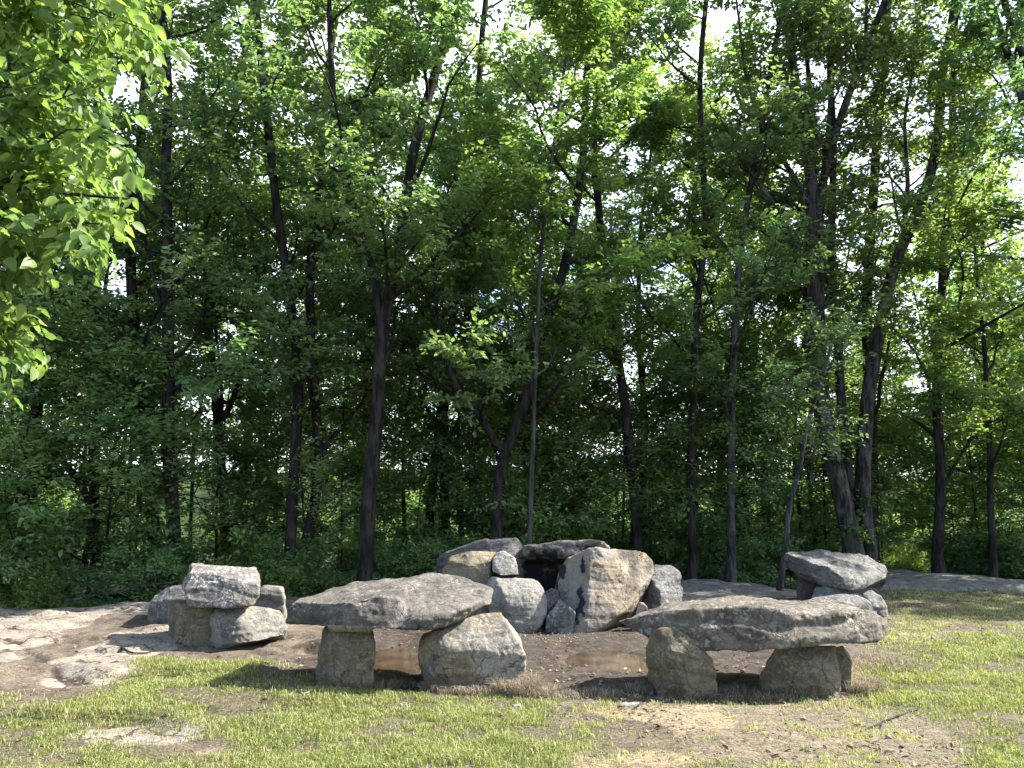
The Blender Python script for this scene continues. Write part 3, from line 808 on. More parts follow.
def resample(p, n):
    p = np.asarray(p, float)
    d = np.concatenate([[0], np.cumsum(np.linalg.norm(np.diff(p, axis=0), axis=1))])
    t = np.linspace(0, d[-1], n)
    # smoothed polyline
    q = np.stack([np.interp(t, d, p[:, k]) for k in range(3)], -1)
    for _ in range(2):
        q[1:-1] = 0.5 * q[1:-1] + 0.25 * (q[:-2] + q[2:])
    return q

def leaves_np(pos, d, nrm, size, tint, width=0.55, fold=0.14, droop=0.12, rich=False):
    d = d / (np.linalg.norm(d, axis=1)[:, None] + 1e-9)
    sd = np.cross(nrm, d); sd /= np.linalg.norm(sd, axis=1)[:, None] + 1e-9
    n = np.cross(d, sd)
    s = size[:, None]
    w = s * width * 0.5
    N = len(pos)
    if not rich:
        up = n * w * fold * 2
        V = np.stack([pos, pos + d * s * 0.28 - sd * w + up, pos + d * s * 0.72 - sd * w * 0.72 + up - n * s * droop * 0.3,
                      pos + d * s - n * s * droop, pos + d * s * 0.72 + sd * w * 0.72 + up - n * s * droop * 0.3, pos + d * s * 0.28 + sd * w + up], 1)
        k = np.arange(N)[:, None] * 6
        Q = np.concatenate([k + np.array([[0, 1, 2, 3]]), k + np.array([[0, 3, 4, 5]])], 0)
        return V.reshape(-1, 3), Q, np.repeat(tint, 6)
    st = np.array([0.0, 0.12, 0.3, 0.5, 0.7, 0.88, 1.0]); wd = np.array([0.03, 0.62, 0.98, 0.95, 0.68, 0.3, 0.01])
    m = len(st)
    V = np.zeros((N, m, 3, 3))
    dr = droop * (0.4 + 1.2 * np.random.default_rng(3).random(N))[:, None]
    wv = np.random.default_rng(4).random((N, m)) * 0.16 - 0.08
    for i in range(m):
        c = pos + d * s * st[i] - n * s * dr * st[i] ** 2
        up = n * w * wd[i] * (fold * 2 + wv[:, i:i + 1] * 2)
        V[:, i, 0] = c - sd * w * wd[i] + up
        V[:, i, 1] = c
        V[:, i, 2] = c + sd * w * wd[i] + up
    q = []
    for i in range(m - 1):
        q += [[i * 3, i * 3 + 1, i * 3 + 4, i * 3 + 3], [i * 3 + 1, i * 3 + 2, i * 3 + 5, i * 3 + 4]]
    q = np.array(q)
    Q = (np.arange(N)[:, None, None] * (3 * m) + q[None]).reshape(-1, 4)
    return V.reshape(-1, 3), Q, np.repeat(tint, 3 * m)

def unit(v):
    return v / (np.linalg.norm(v) + 1e-9)

def curve(rng, p0, d, length, n=7, wob=0.16, up=0.05):
    p, out = np.array(p0, float), [np.array(p0, float)]
    d = unit(np.array(d, float))
    for _ in range(n - 1):
        d = unit(d + rng.normal(0, wob, 3) + np.array([0, 0, up]))
        p = p + d * length / (n - 1)
        out.append(p)
    return np.array(out)

def leafy(rng, tw_p, tw_d, tw_l, per, size, spread=0.05, flat=0.5, tone=None, hang=0.0):
    """leaves along every twig: arrays of pos, dir, normal, size, tint"""
    tp, td, tl = np.array(tw_p), np.array(tw_d), np.array(tw_l)
    T = len(tp)
    u = rng.random((T, per)) * 1.05
    pos = tp[:, None] + td[:, None] * (tl[:, None] * u)[..., None] + rng.normal(0, spread, (T, per, 3)) * np.array([1, 1, 0.6])
    upv = np.array([0, 0, 1.0])
    side = np.cross(td, upv); side /= np.linalg.norm(side, axis=1)[:, None] + 1e-6
    sg = np.where(rng.random((T, per)) < 0.5, -1, 1)[..., None]
    d = td[:, None] * 0.6 + side[:, None] * sg * 0.9 + rng.normal(0, 0.35, (T, per, 3))
    d[..., 2] -= hang + 0.15
    n = upv + rng.normal(0, flat, (T, per, 3))
    s = size * (0.6 + 0.6 * rng.random((T, per)))
    tone = np.full(T, 0.45) if tone is None else np.array(tone)
    ti = np.clip(tone[:, None] + rng.normal(0, 0.13, (T, per)), 0, 1)
    return pos.reshape(-1, 3), d.reshape(-1, 3), n.reshape(-1, 3), s.ravel(), ti.ravel()

def make_tree(name, label, cat, stems, first=3.0, nlimb=10, llen=3.0, subs=6, twigs=5, per=34, leaf=0.115, mat=None, bark=None, seed=0, group=None,
              el=(15, 50), top_tone=0.2, tone0=0.4, thin=1.0, flat=0.5, sides=9, bare=0.0, lname='crown', sname='trunk', twig_len=0.55, flare=1.5, side_bias=(-1.57, 0.33)):
    """stems: [(points, r0, r1)]; parts: each trunk, the branches, the crown"""
    rng = np.random.default_rng(seed)
    mat = mat or M_leaf
    bark = bark or M_bark
    root = np.array(stems[0][0][0], float)
    e = empty(name, root)
    tag(e, label, cat, group)
    all_tw = [[], [], [], []]
    ztop = max(np.array(s[0])[:, 2].max() for s in stems)
    for (sp, r0, r1) in stems:
        br = Tubes()
        tw_p, tw_d, tw_l, tw_t = [], [], [], []
        path = resample(sp, 26)
        zz = path[:, 2] - path[0, 2]
        wob = rng.normal(0, 1, (26, 2))
        for _ in range(3): wob[1:-1] = 0.5 * wob[1:-1] + 0.25 * (wob[:-2] + wob[2:])
        path[1:, :2] += wob[1:] * r0 * 0.45
        h = zz.max()
        t = np.linspace(0, 1, 26)
        rad = r0 + (r1 - r0) * t ** 0.9
        rad = rad * (1 + (flare - 1) * np.exp(-zz / 0.25))
        tb = Tubes(); tb.add(path, rad, sides)
        tb.build(sname if path[0, 2] < root[2] + 0.8 else 'limb', bark, e, root)
        lo = min(0.85, max(0.06, (first - (path[0, 2] - root[2])) / max(h, 0.1)))
        k0 = rng.random() * 6.28
        for i in range(nlimb):
            f = lo + (0.985 - lo) * ((i + rng.random() * 0.8) / nlimb)
            if f > 1: continue
            p = np.array([np.interp(f, t, path[:, k]) for k in range(3)])
            rr = np.interp(f, t, rad)
            az = k0 + i * 2.4 + rng.normal(0, 0.4)
            if side_bias is not None and rng.random() < side_bias[1]:
                az = side_bias[0] + rng.normal(0, 0.7)
            ee = R(rng.uniform(*el))
            L = llen * (1.15 - 0.65 * (f - lo) / max(1 - lo, 0.01)) * rng.uniform(0.7, 1.2)
            d = np.array([math.cos(az) * math.cos(ee), math.sin(az) * math.cos(ee), math.sin(ee)])
            lp = curve(rng, p, d, L, 8, 0.15, 0.03)
            lr = min(rr * 0.55, 0.012 * L + 0.008) * np.linspace(1, 0.25, 8)
            br.add(lp, lr, 5)
            ns = subs
            for j in range(ns + 1):
                g = 0.28 + 0.72 * (j + rng.random() * 0.6) / (ns + 0.6)
                g = min(g, 1.0)
                q = np.array([np.interp(g * 7, np.arange(8), lp[:, k]) for k in range(3)])
                ld = unit(lp[min(7, int(g * 7) + 1)] - lp[max(0, int(g * 7) - 1)])
                sdv = unit(np.cross(ld, [0, 0, 1])) * (1 if j % 2 else -1)
                sdir = unit(ld * 0.75 + sdv * rng.uniform(0.5, 1.1) + np.array([0, 0, rng.normal(0.05, 0.22)])) if j < ns else ld
                SL = L * rng.uniform(0.28, 0.45) * (1.15 - 0.5 * g)
                spth = curve(rng, q, sdir, SL, 5, 0.16, -0.01)
                br.add(spth, np.linspace(0.011, 0.004, 5) * thin, 4)
                if rng.random() < bare: continue
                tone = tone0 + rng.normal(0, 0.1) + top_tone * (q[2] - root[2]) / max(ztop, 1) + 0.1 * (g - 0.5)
                for m in range(twigs):
                    a = 0.15 + 0.85 * (m + rng.random()) / twigs
                    tq = np.array([np.interp(a * 4, np.arange(5), spth[:, k]) for k in range(3)])
                    tdir = unit(unit(spth[-1] - spth[0]) + rng.normal(0, 0.65, 3) * np.array([1, 1, 0.55]))
                    tl = twig_len * rng.uniform(0.6, 1.25)
                    tw_p.append(tq); tw_d.append(tdir); tw_l.append(tl); tw_t.append(tone + rng.normal(0, 0.06))
        # twigs as thin three-sided spikes
        if not tw_p:
            tw_p, tw_d, tw_l, tw_t = [path[-1]], [np.array([0, 0, 1.0])], [0.2], [tone0]
        tp, td, tl = np.array(tw_p), np.array(tw_d), np.array(tw_l)
        a = np.cross(td, [0.3, 0.2, 1.0]); a /= np.linalg.norm(a, axis=1)[:, None] + 1e-9
        b = np.cross(td, a)
        T = len(tp)
        rr = 0.0042 * thin
        V = np.concatenate([tp + a * rr, tp - a * rr * 0.5 + b * rr * 0.87, tp - a * rr * 0.5 - b * rr * 0.87, tp + td * tl[:, None]])
        k = np.arange(T)
        tris = np.concatenate([np.stack([k, k + T, k + 3 * T], 1), np.stack([k + T, k + 2 * T, k + 3 * T], 1), np.stack([k + 2 * T, k, k + 3 * T], 1)])
        bv = np.concatenate(br.v)
        me = mesh_np('branches', np.concatenate([bv, V]) - root, quads=np.concatenate(br.q), tris=tris + len(bv), mat=bark, smooth_f=True)
        link('branches', me, e)
        for A_, B_ in zip(all_tw, (tw_p, tw_d, tw_l, tw_t)): A_ += B_
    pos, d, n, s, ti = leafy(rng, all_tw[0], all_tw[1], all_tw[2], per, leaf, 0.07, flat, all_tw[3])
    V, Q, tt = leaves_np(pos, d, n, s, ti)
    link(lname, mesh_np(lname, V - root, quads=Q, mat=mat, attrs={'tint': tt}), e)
    return e

def stem_px(pxs, Y, w0, w1, ztop=13.0, dY=0.0):
    """trunk path through picture points at one world depth, from its foot in the ground up past the last point"""
    p0 = P(pxs[0][0], pxs[0][1], Y)
    out = [Vector((p0.x, Y, gz(p0.x, Y) - 0.05))]
    n = len(pxs)
    for i, (x, y) in enumerate(pxs):
        q = P(x, y, Y + dY * i / max(1, n - 1))
        if q.z > out[-1].z + 0.15: out.append(q)
    a, b = out[-2], out[-1]
    if ztop > 9: ztop = max(ztop, 2.3 + 0.76 * Y)
    if ztop > b.z:
        d = (b - a).normalized(); d.z = max(d.z, 0.6); d.normalize()
        out.append(b + d * (ztop - b.z) / d.z)
    return ([tuple(q) for q in out], w0 / 2 * Y / FPX, w1 / 2 * Y / FPX)

# --- the named trees along the edge of the wood
make_tree('leafy_tree', 'tall straight dark trunk standing just behind the far left rock stack', 'tree',
          [stem_px([(173, 590), (170, 480), (171, 400), (166, 250), (169, 120), (163, 20)], 14.0, 14, 8, 13)], 3.1, 16, 3.0, seed=101, per=25, side_bias=None)
make_tree('leafy_tree', 'dark trunk bending left above, just left of the tall straight trunk', 'tree',
          [stem_px([(158, 575), (149, 480), (140, 390), (131, 300), (128, 240), (141, 120), (150, 40)], 15.2, 14, 7, 13)], 3.3, 15, 3.0, seed=102, side_bias=None, per=25)
make_tree('leafy_tree', 'thin dark trunk second to the left of the tall straight trunk, beyond the rock shelf', 'tree',
          [stem_px([(97, 560), (97, 470), (99, 360), (90, 240), (96, 120)], 16.0, 10, 6, 12)], 2.7, 14, 2.6, seed=103, side_bias=None)
make_tree('leafy_tree', 'pair of dark forked trunks between the far left stack and the left bench', 'tree',
          [stem_px([(288, 575), (289, 530), (295, 440), (297, 370), (290, 320), (284, 270), (270, 160), (262, 60)], 14.4, 12, 7, 12.5),
           stem_px([(300, 560), (322, 490), (314, 400), (312, 330), (309, 250), (318, 150), (330, 60)], 14.8, 11, 7, 13)], 2.9, 13, 2.8, seed=104, side_bias=(-1.57, 0.12), per=25)
make_tree('leafy_tree', 'big dark forked trunk rising behind the left bench slab', 'tree',
          [stem_px([(363, 580), (366, 480), (378, 400), (390, 310), (401, 240), (414, 140), (436, 70), (452, 20)], 13.6, 16, 8, 13),
           ([tuple(P(384, 340, 13.6)), tuple(P(372, 265, 13.5)), tuple(P(350, 210, 13.3)), tuple(P(336, 130, 13.2)), tuple(P(330, 20, 13.2)), tuple(P(326, -120, 13.2))], 0.085, 0.03)],
          3.4, 13, 3.2, seed=105, side_bias=(-1.57, 0.12), per=32, flare=1.0)
make_tree('leafy_tree', 'leaning dark trunk with two wide low limbs above the fire ring', 'tree',
          [stem_px([(494, 560), (496, 480), (505, 440), (523, 420), (536, 350), (560, 290), (578, 200), (586, 90)], 15.0, 13, 6, 12.5),
           ([tuple(P(502, 450, 15)), tuple(P(480, 415, 14.8)), tuple(P(462, 405, 14.5)), tuple(P(440, 340, 14.3)), tuple(P(430, 250, 14.2))], 0.08, 0.025)],
          3.0, 11, 3.0, seed=106, side_bias=(-1.57, 0.12), per=32, flare=1.0)
make_tree('slender_tree', 'slender pale pole trunk behind the soot blackened boulder', 'tree',
          [stem_px([(530, 560), (531, 500), (535, 380), (540, 250), (556, 130)], 13.4, 5, 3, 12)], 3.3, 13, 2.2, seed=107, bark=M_bark_pale, mat=M_leaf_bright, tone0=0.5)
make_tree('slender_tree', 'thin dark trunk rising behind the right end of the fire ring', 'tree',
          [stem_px([(690, 580), (691, 500), (694, 380), (700, 290), (708, 220), (698, 120), (705, 20)], 15.8, 9, 5, 12.5)], 2.9, 15, 2.6, seed=108)
make_tree('slender_tree', 'thin pale grey trunk between the fire ring and the rear right stack', 'tree',
          [stem_px([(730, 582), (731, 480), (732, 370), (740, 250), (752, 180)], 15.6, 9, 5, 11.5)], 2.7, 14, 2.4, seed=109, per=28, bark=M_bark_pale)
def limb_px(pxs, Y, w0, w1, dY=0.0):
    n = len(pxs)
    return ([tuple(P(x, y, Y + dY * i / (n - 1))) for i, (x, y) in enumerate(pxs)], w0 / 2 * Y / FPX, w1 / 2 * Y / FPX)
S = [stem_px([(858, 556), (846, 520), (828, 450), (816, 390), (811, 320), (808, 250), (811, 200), (806, 150), (795, 90), (788, 30), (780, -40)], 15.6, 20, 6, 13),
     stem_px([(852, 554), (838, 480), (824, 400), (819, 320), (818, 240), (824, 180), (836, 130), (852, 85), (872, 40), (890, -10)], 15.8, 14, 6, 13),
     stem_px([(864, 556), (862, 480), (867, 400), (873, 350), (886, 300), (900, 255), (918, 215), (932, 170), (938, 120), (945, 60)], 15.8, 17, 6, 13),
     stem_px([(856, 555), (848, 450), (838, 350), (834, 250), (833, 150), (828, 40)], 16.2, 11, 5, 13),
     limb_px([(814, 245), (815, 190), (812, 120), (806, 40), (803, -50)], 15.7, 8, 3, 0.3),
     limb_px([(817, 235), (826, 170), (830, 100), (836, 30), (838, -50)], 15.8, 7, 3, 0.4),
     limb_px([(809, 270), (790, 235), (768, 195), (745, 165), (722, 120)], 15.6, 7, 2, -0.6),
     limb_px([(809, 205), (785, 165), (758, 120), (742, 60), (735, -20)], 15.6, 6, 2, -0.3),
     limb_px([(853, 86), (866, 40), (868, -30)], 15.8, 5, 2.5, 0.2),
     limb_px([(902, 252), (908, 190), (905, 120), (914, 50)], 15.8, 6, 2.5, 0.3)]
make_tree('many_stemmed_tree', 'big grey tree of several spreading stems behind the rear right rock stack', 'tree', S, 4.6, 8, 1.9, seed=110, side_bias=None, bark=M_bark_grey, per=17, subs=6, bare=0.45, mat=M_leaf_grey, el=(30, 75), flare=1.0)
make_tree('leafy_tree', 'straight dark trunk seen between the spreading stems of the big grey tree', 'tree',
          [stem_px([(873, 560), (872, 400), (871, 300), (873, 180), (884, 60)], 17.5, 12, 8, 13)], 3.5, 15, 2.8, seed=111, per=24)
make_tree('slender_tree', 'thin leaning sapling just left of the rear right rock stack', 'tree',
          [stem_px([(781, 600), (786, 545), (793, 490), (803, 440), (818, 390)], 13.2, 6, 3, 4.4)], 1.4, 8, 1.1, seed=112, bark=M_bark_pale, subs=3, per=16, leaf=0.085)
make_tree('slender_tree', 'thin straight sapling at the right above the flat shelf edge', 'tree',
          [stem_px([(992, 578), (991, 500), (990, 430), (984, 360)], 16.2, 7, 3, 8.0)], 1.6, 11, 2.0, seed=113, mat=M_leaf_bright, subs=5)
make_tree('leafy_tree', 'twin pale stems leaning in at the upper right corner', 'tree',
          [stem_px([(1085, 560), (1078, 400), (1060, 230), (1024, 110), (995, 20)], 14.6, 11, 7, 12.5),
           stem_px([(1090, 560), (1086, 400), (1062, 180), (1024, 60), (1003, 0)], 14.7, 10, 6, 12.5)], 6.0, 9, 2.8, seed=114, side_bias=None, bark=M_bark_grey, per=22)
make_tree('leafy_tree', 'forked dark tree in the gap between the straight trunk and the paired trunks', 'tree',
          [stem_px([(228, 570), (224, 470), (218, 390), (206, 330), (214, 220), (232, 120)], 16.8, 10, 6, 12.5),
           ([tuple(P(221, 420, 16.8)), tuple(P(246, 370, 16.7)), tuple(P(256, 300, 16.6)), tuple(P(250, 200, 16.5))], 0.06, 0.02)], 2.7, 13, 2.8, seed=115)
make_tree('leafy_tree', 'dark slightly bowed trunk deep in shade above the pale rounded boulder', 'tree',
          [stem_px([(425, 575), (432, 480), (440, 400), (452, 320), (470, 210), (478, 100)], 17.5, 10, 6, 12.5)], 2.7, 14, 2.8, seed=116)
make_tree('leafy_tree', 'dark trunk behind the biggest tan boulder, hung with bright sunlit leaves', 'tree',
          [stem_px([(640, 570), (634, 470), (622, 370), (604, 260), (590, 150), (600, 50)], 16.5, 11, 6, 12.5)], 2.7, 16, 3.0, seed=117, mat=M_leaf_bright, tone0=0.5)
make_tree('leafy_tree', 'dark trunk at the left edge of the wood under the bright overhanging boughs', 'tree',
          [stem_px([(22, 570), (30, 480), (40, 400), (35, 250), (45, 120)], 15.0, 12, 7, 12)], 2.5, 15, 3.0, seed=118, side_bias=None)
make_tree('leafy_tree', 'leafy tree right of the big grey tree, leaves down to the shelf', 'tree',
          [stem_px([(938, 565), (940, 480), (936, 380), (945, 260), (950, 150)], 16.4, 10, 6, 11)], 1.8, 16, 2.8, seed=119, mat=M_leaf_bright)

# dead bough hanging among the left trunks
def dead_bough():
    tb = Tubes()
    rng = np.random.default_rng(5)
    p = resample([tuple(P(34, 428, 14.6)), tuple(P(52, 452, 14.4)), tuple(P(76, 474, 14.3)), tuple(P(90, 500, 14.2)), tuple(P(96, 555, 14.1)), tuple(P(98, 600, 14.0))], 16)
    tb.add(p, np.linspace(0.05, 0.075, 16), 7)
    for k in (3, 6, 9):
        q = curve(rng, p[k], (rng.normal(), -0.3, 0.8), 0.9, 6, 0.25)
        tb.add(q, np.linspace(0.018, 0.004, 6), 4)
    o = tb.build('dead_bough', M_bark, None, (0, 0, 0))
    tag(o, 'leafless bent dead bough slumped among the trunks at the left', 'dead branch')
dead_bough()

def brush(label, px, py, Y, seed):
    rng = np.random.default_rng(seed)
    tb = Tubes()
    c = np.array(P(px, py, Y)); c[2] = gz(c[0], c[1]) + 0.05
    main = curve(rng, c + np.array([-0.7, 0, 0]), (1, 0.1, 0.18), 1.7, 9, 0.12, 0.0)
    tb.add(main, np.linspace(0.024, 0.008, 9), 6)
    for k in range(14):
        i = int(rng.integers(1, 9))
        d = np.array([rng.normal(0.2, 0.7), rng.normal(-0.1, 0.5), abs(rng.normal(0.7, 0.4))])
        q = curve(rng, main[i], d, rng.uniform(0.3, 0.9), 7, 0.22, -0.06)
        tb.add(q, np.linspace(0.009, 0.003, 7), 4)
    tag(tb.build('fallen_branch', M_bark_grey, None, (0, 0, 0)), label, 'dead branch')
brush('bare twiggy fallen branch at the shelf edge just left of the far left stack', 112, 600, 11.95, 71)

# --- young trees and shrubs of the understorey: prototypes, then copies
def proto_sapling(h, seed, mat, leaf=0.095, **kw):
    return make_tree('sapling', None, 'tree', [([(0, 0, -0.05), (0.08, 0.05, h * 0.4), (-0.05, 0.1, h * 0.75), (0.1, 0.0, h)], 0.03, 0.008)], first=0.7, seed=seed, mat=mat, leaf=leaf, flare=1.2, sides=6, **kw)

saps = [proto_sapling(5.2, 201, M_leaf_under, tone0=0.5, nlimb=15, llen=1.7, subs=5, twigs=4, per=21, flat=0.38, el=(5, 35)),
        proto_sapling(6.5, 202, M_leaf_bright, nlimb=16, llen=1.9, subs=5, twigs=4, per=21, flat=0.38, el=(5, 35), tone0=0.3),
        proto_sapling(4.0, 203, M_leaf_under, nlimb=13, llen=1.5, subs=5, twigs=4, per=21, flat=0.38, el=(0, 30), tone0=0.5)]

def proto_shrub(seed, h, mat, leaf):
    rng = np.random.default_rng(seed)
    st = []
    for k in range(5):
        a = k * 1.26 + rng.random()
        st.append(([(0.05 * math.cos(a), 0.05 * math.sin(a), -0.05), (0.25 * math.cos(a), 0.25 * math.sin(a), h * 0.5), (0.5 * math.cos(a), 0.5 * math.sin(a), h * rng.uniform(0.75, 1.1))], 0.012, 0.004))
    return make_tree('shrub', None, 'shrub', st, first=0.1, nlimb=6, llen=0.8, subs=3, twigs=4, per=20, leaf=leaf, mat=mat, seed=seed, flare=1.0, sides=5, lname='foliage', sname='stem', twig_len=0.3, el=(0, 45))

shrubs = [proto_shrub(301, 1.1, M_leaf_under, 0.075), proto_shrub(302, 0.8, M_leaf_bright, 0.065), proto_shrub(303, 1.5, M_leaf_under, 0.085)]

talls = []
for k in range(4):
    rng = np.random.default_rng(400 + k)
    h = [13.5, 15, 12, 14][k]
    talls.append(make_tree('woodland_tree', None, 'tree', [([(0, 0, -0.1), (rng.normal(0, .2), rng.normal(0, .2), h * .35), (rng.normal(0, .5), rng.normal(0, .5), h * .7), (rng.normal(0, .6), rng.normal(0, .6), h)], 0.15, 0.03)],
                           first=[3.2, 3.6, 1.6, 1.6][k], nlimb=19, llen=3.5, subs=5, twigs=4, per=26, leaf=0.14, mat=[M_leaf, M_leaf_bright, M_leaf, M_leaf_bright][k], seed=400 + k, tone0=[.4, .5, .45, .55][k]))

poles = []
for k in range(3):
    rng = np.random.default_rng(500 + k)
    poles.append(make_tree('pole_tree', None, 'tree', [([(0, 0, -0.1), (rng.normal(0, .2), rng.normal(0, .2), 3), (rng.normal(0, .5), rng.normal(0, .5), 6.5), (rng.normal(0, .9), rng.normal(0, .9), 10)], [0.05, 0.07, 0.04][k], 0.015)],
                           first=2.4, nlimb=12, llen=1.7, subs=4, twigs=4, per=18, leaf=0.11, mat=[M_leaf_under, M_leaf_bright, M_leaf_under][k], seed=500 + k, sides=7))

_used = {}
def place(protos, k, x, y, rz, s, label, group, cat=None):
    p = protos[k]
    o = p if p.name not in _used else copy_tree(p)
    _used[p.name] = 1
    o.location = (x, y, gz(x, y) - 0.02)
    o.rotation_euler = (0, 0, rz)
    o.scale = (s, s, s * 1.0)
    tag(o, label, cat, group)
    return o

rng = np.random.default_rng(11)
SAPL = ['slim young tree with dark leaves filling the shady understorey', 'slim young tree with lighter leaves filling the shady understorey', 'short bushy young tree filling the shady understorey']
SG = ['dark leaved young trees of the understorey', 'light leaved young trees of the understorey', 'short bushy young trees of the understorey']
n = 0
for i in range(600):
    px = rng.uniform(-60, 1090)
    d0 = float(np.interp(px, EDGE_PX, EDGE_D))
    if n < 20:
        if 130 < px < 215 or 770 < px < 905 or 350 < px < 390: continue
        Y = max(d0 + rng.uniform(1.2, 2.6), 13.0)
    else:
        Y = max(d0 + 1.6, 14.4) + rng.random() * 4
    if px < 250 and rng.random() < 0.45: continue
    if (150 < px < 195 and Y < 14.5) or (352 < px < 388 and Y < 14): continue
    x = (px - 512) / 778 * Y
    if edge_dist(np.array([x]), np.array([Y]))[0] < 1.0: continue
    k = int(rng.integers(0, 3))
    place(saps, k, x, Y, rng.uniform(0, 6.28), rng.uniform(0.85, 1.3) if n < 20 else rng.uniform(0.7, 1.2), SAPL[k], SG[k])
    n += 1
    if n >= 46: break
PL = ['slim bare stemmed dark pole tree among the trunks of the wood', 'thicker pole tree with light leaves among the trunks of the wood', 'very thin dark pole tree among the trunks of the wood']
PG = ['slim pole trees in the wood', 'thicker pole trees in the wood', 'very thin pole trees in the wood']
for i in range(38):
    px = -40 + 1110 * (i + rng.random()) / 38
    Y = max(float(np.interp(px, EDGE_PX, EDGE_D)) + 1.5, 14.2) + rng.random() * 7
    if (130 < px < 215 or 340 < px < 410 or 770 < px < 910) and Y < 17.5: Y = 17.5 + rng.random() * 4
    k = int(rng.integers(0, 3))
    place(poles, k, (px - 512) / 778 * Y, Y, rng.uniform(0, 6.28), rng.uniform(0.8, 1.15), PL[k], PG[k])
SHL = ['knee high dark leaved shrub among those behind the rock shelf', 'low light green shrub among those behind the rock shelf', 'taller dark leaved shrub among those behind the rock shelf']
SHG = ['dark shrubs along the shelf edge', 'light green shrubs along the shelf edge', 'taller shrubs along the shelf edge']
n = 0
for i in range(500):
    px = rng.uniform(-40, 1070)
    d0 = float(np.interp(px, EDGE_PX, EDGE_D))
    Y = d0 + 0.7 + rng.random() ** 1.5 * 5.0
    x = (px - 512) / 778 * Y
    k = int(rng.integers(0, 3))
    place(shrubs, k, x, Y, rng.uniform(0, 6.28), rng.uniform(0.6, 1.05), SHL[k], SHG[k])
    n += 1
    if n >= 56: break
for i in range(26):
    px, Y = rng.uniform(-60, 1080), rng.uniform(23, 38)
    k = int(rng.integers(0, 3))
    place(shrubs, k, (px - 512) / 778 * Y, Y, rng.uniform(0, 6.28), rng.uniform(1.2, 2.0), SHL[k].replace('those behind the rock shelf', 'those deeper in the wood'), 'shrubs deeper in the wood')
TL = ['tall dark leaved tree standing deeper in the wood', 'tall light leaved tree standing deeper in the wood', 'shorter dark leaved tree standing deeper in the wood', 'broad light leaved tree standing deeper in the wood']
TG = ['tall dark trees deeper in the wood', 'tall light trees deeper in the wood', 'shorter dark trees deeper in the wood', 'broad light trees deeper in the wood']
n = 0
spots = []
for i in range(2000):
    px = rng.uniform(-90, 1110)
    Y = rng.uniform(18.5, 25.5) if n < 9 else rng.uniform(40, 60)
    x = (px - 512) / 778 * Y
    if n < 9 and 790 < px < 960: continue
    if any((x - a) ** 2 + (Y - b) ** 2 < 2.4 ** 2 for a, b in spots): continue
    spots.append((x, Y))
    k = int(rng.integers(0, 4)) if n >= 9 else int(rng.integers(0, 2))
    place(talls, k, x, Y, rng.uniform(0, 6.28), rng.uniform(0.8, 1.1) if n < 9 else rng.uniform(0.75, 1.05), TL[k], TG[k])
    n += 1
    if n >= 36: break

for px, Y, k in ((712, 20.5, 0), (765, 21.5, 1)):
    place(talls, k, (px - 512) / 778 * Y, Y, px, 1.0, TL[k], TG[k])
# the wood goes on beyond the right edge of the picture and shades the shelf there
for x, y, k in ((17.2, 14.6, 0), (19.4, 16.4, 1), (16.4, 17.4, 2)):
    place(talls, k, x, y, k * 1.7, 0.95, TL[k], TG[k])

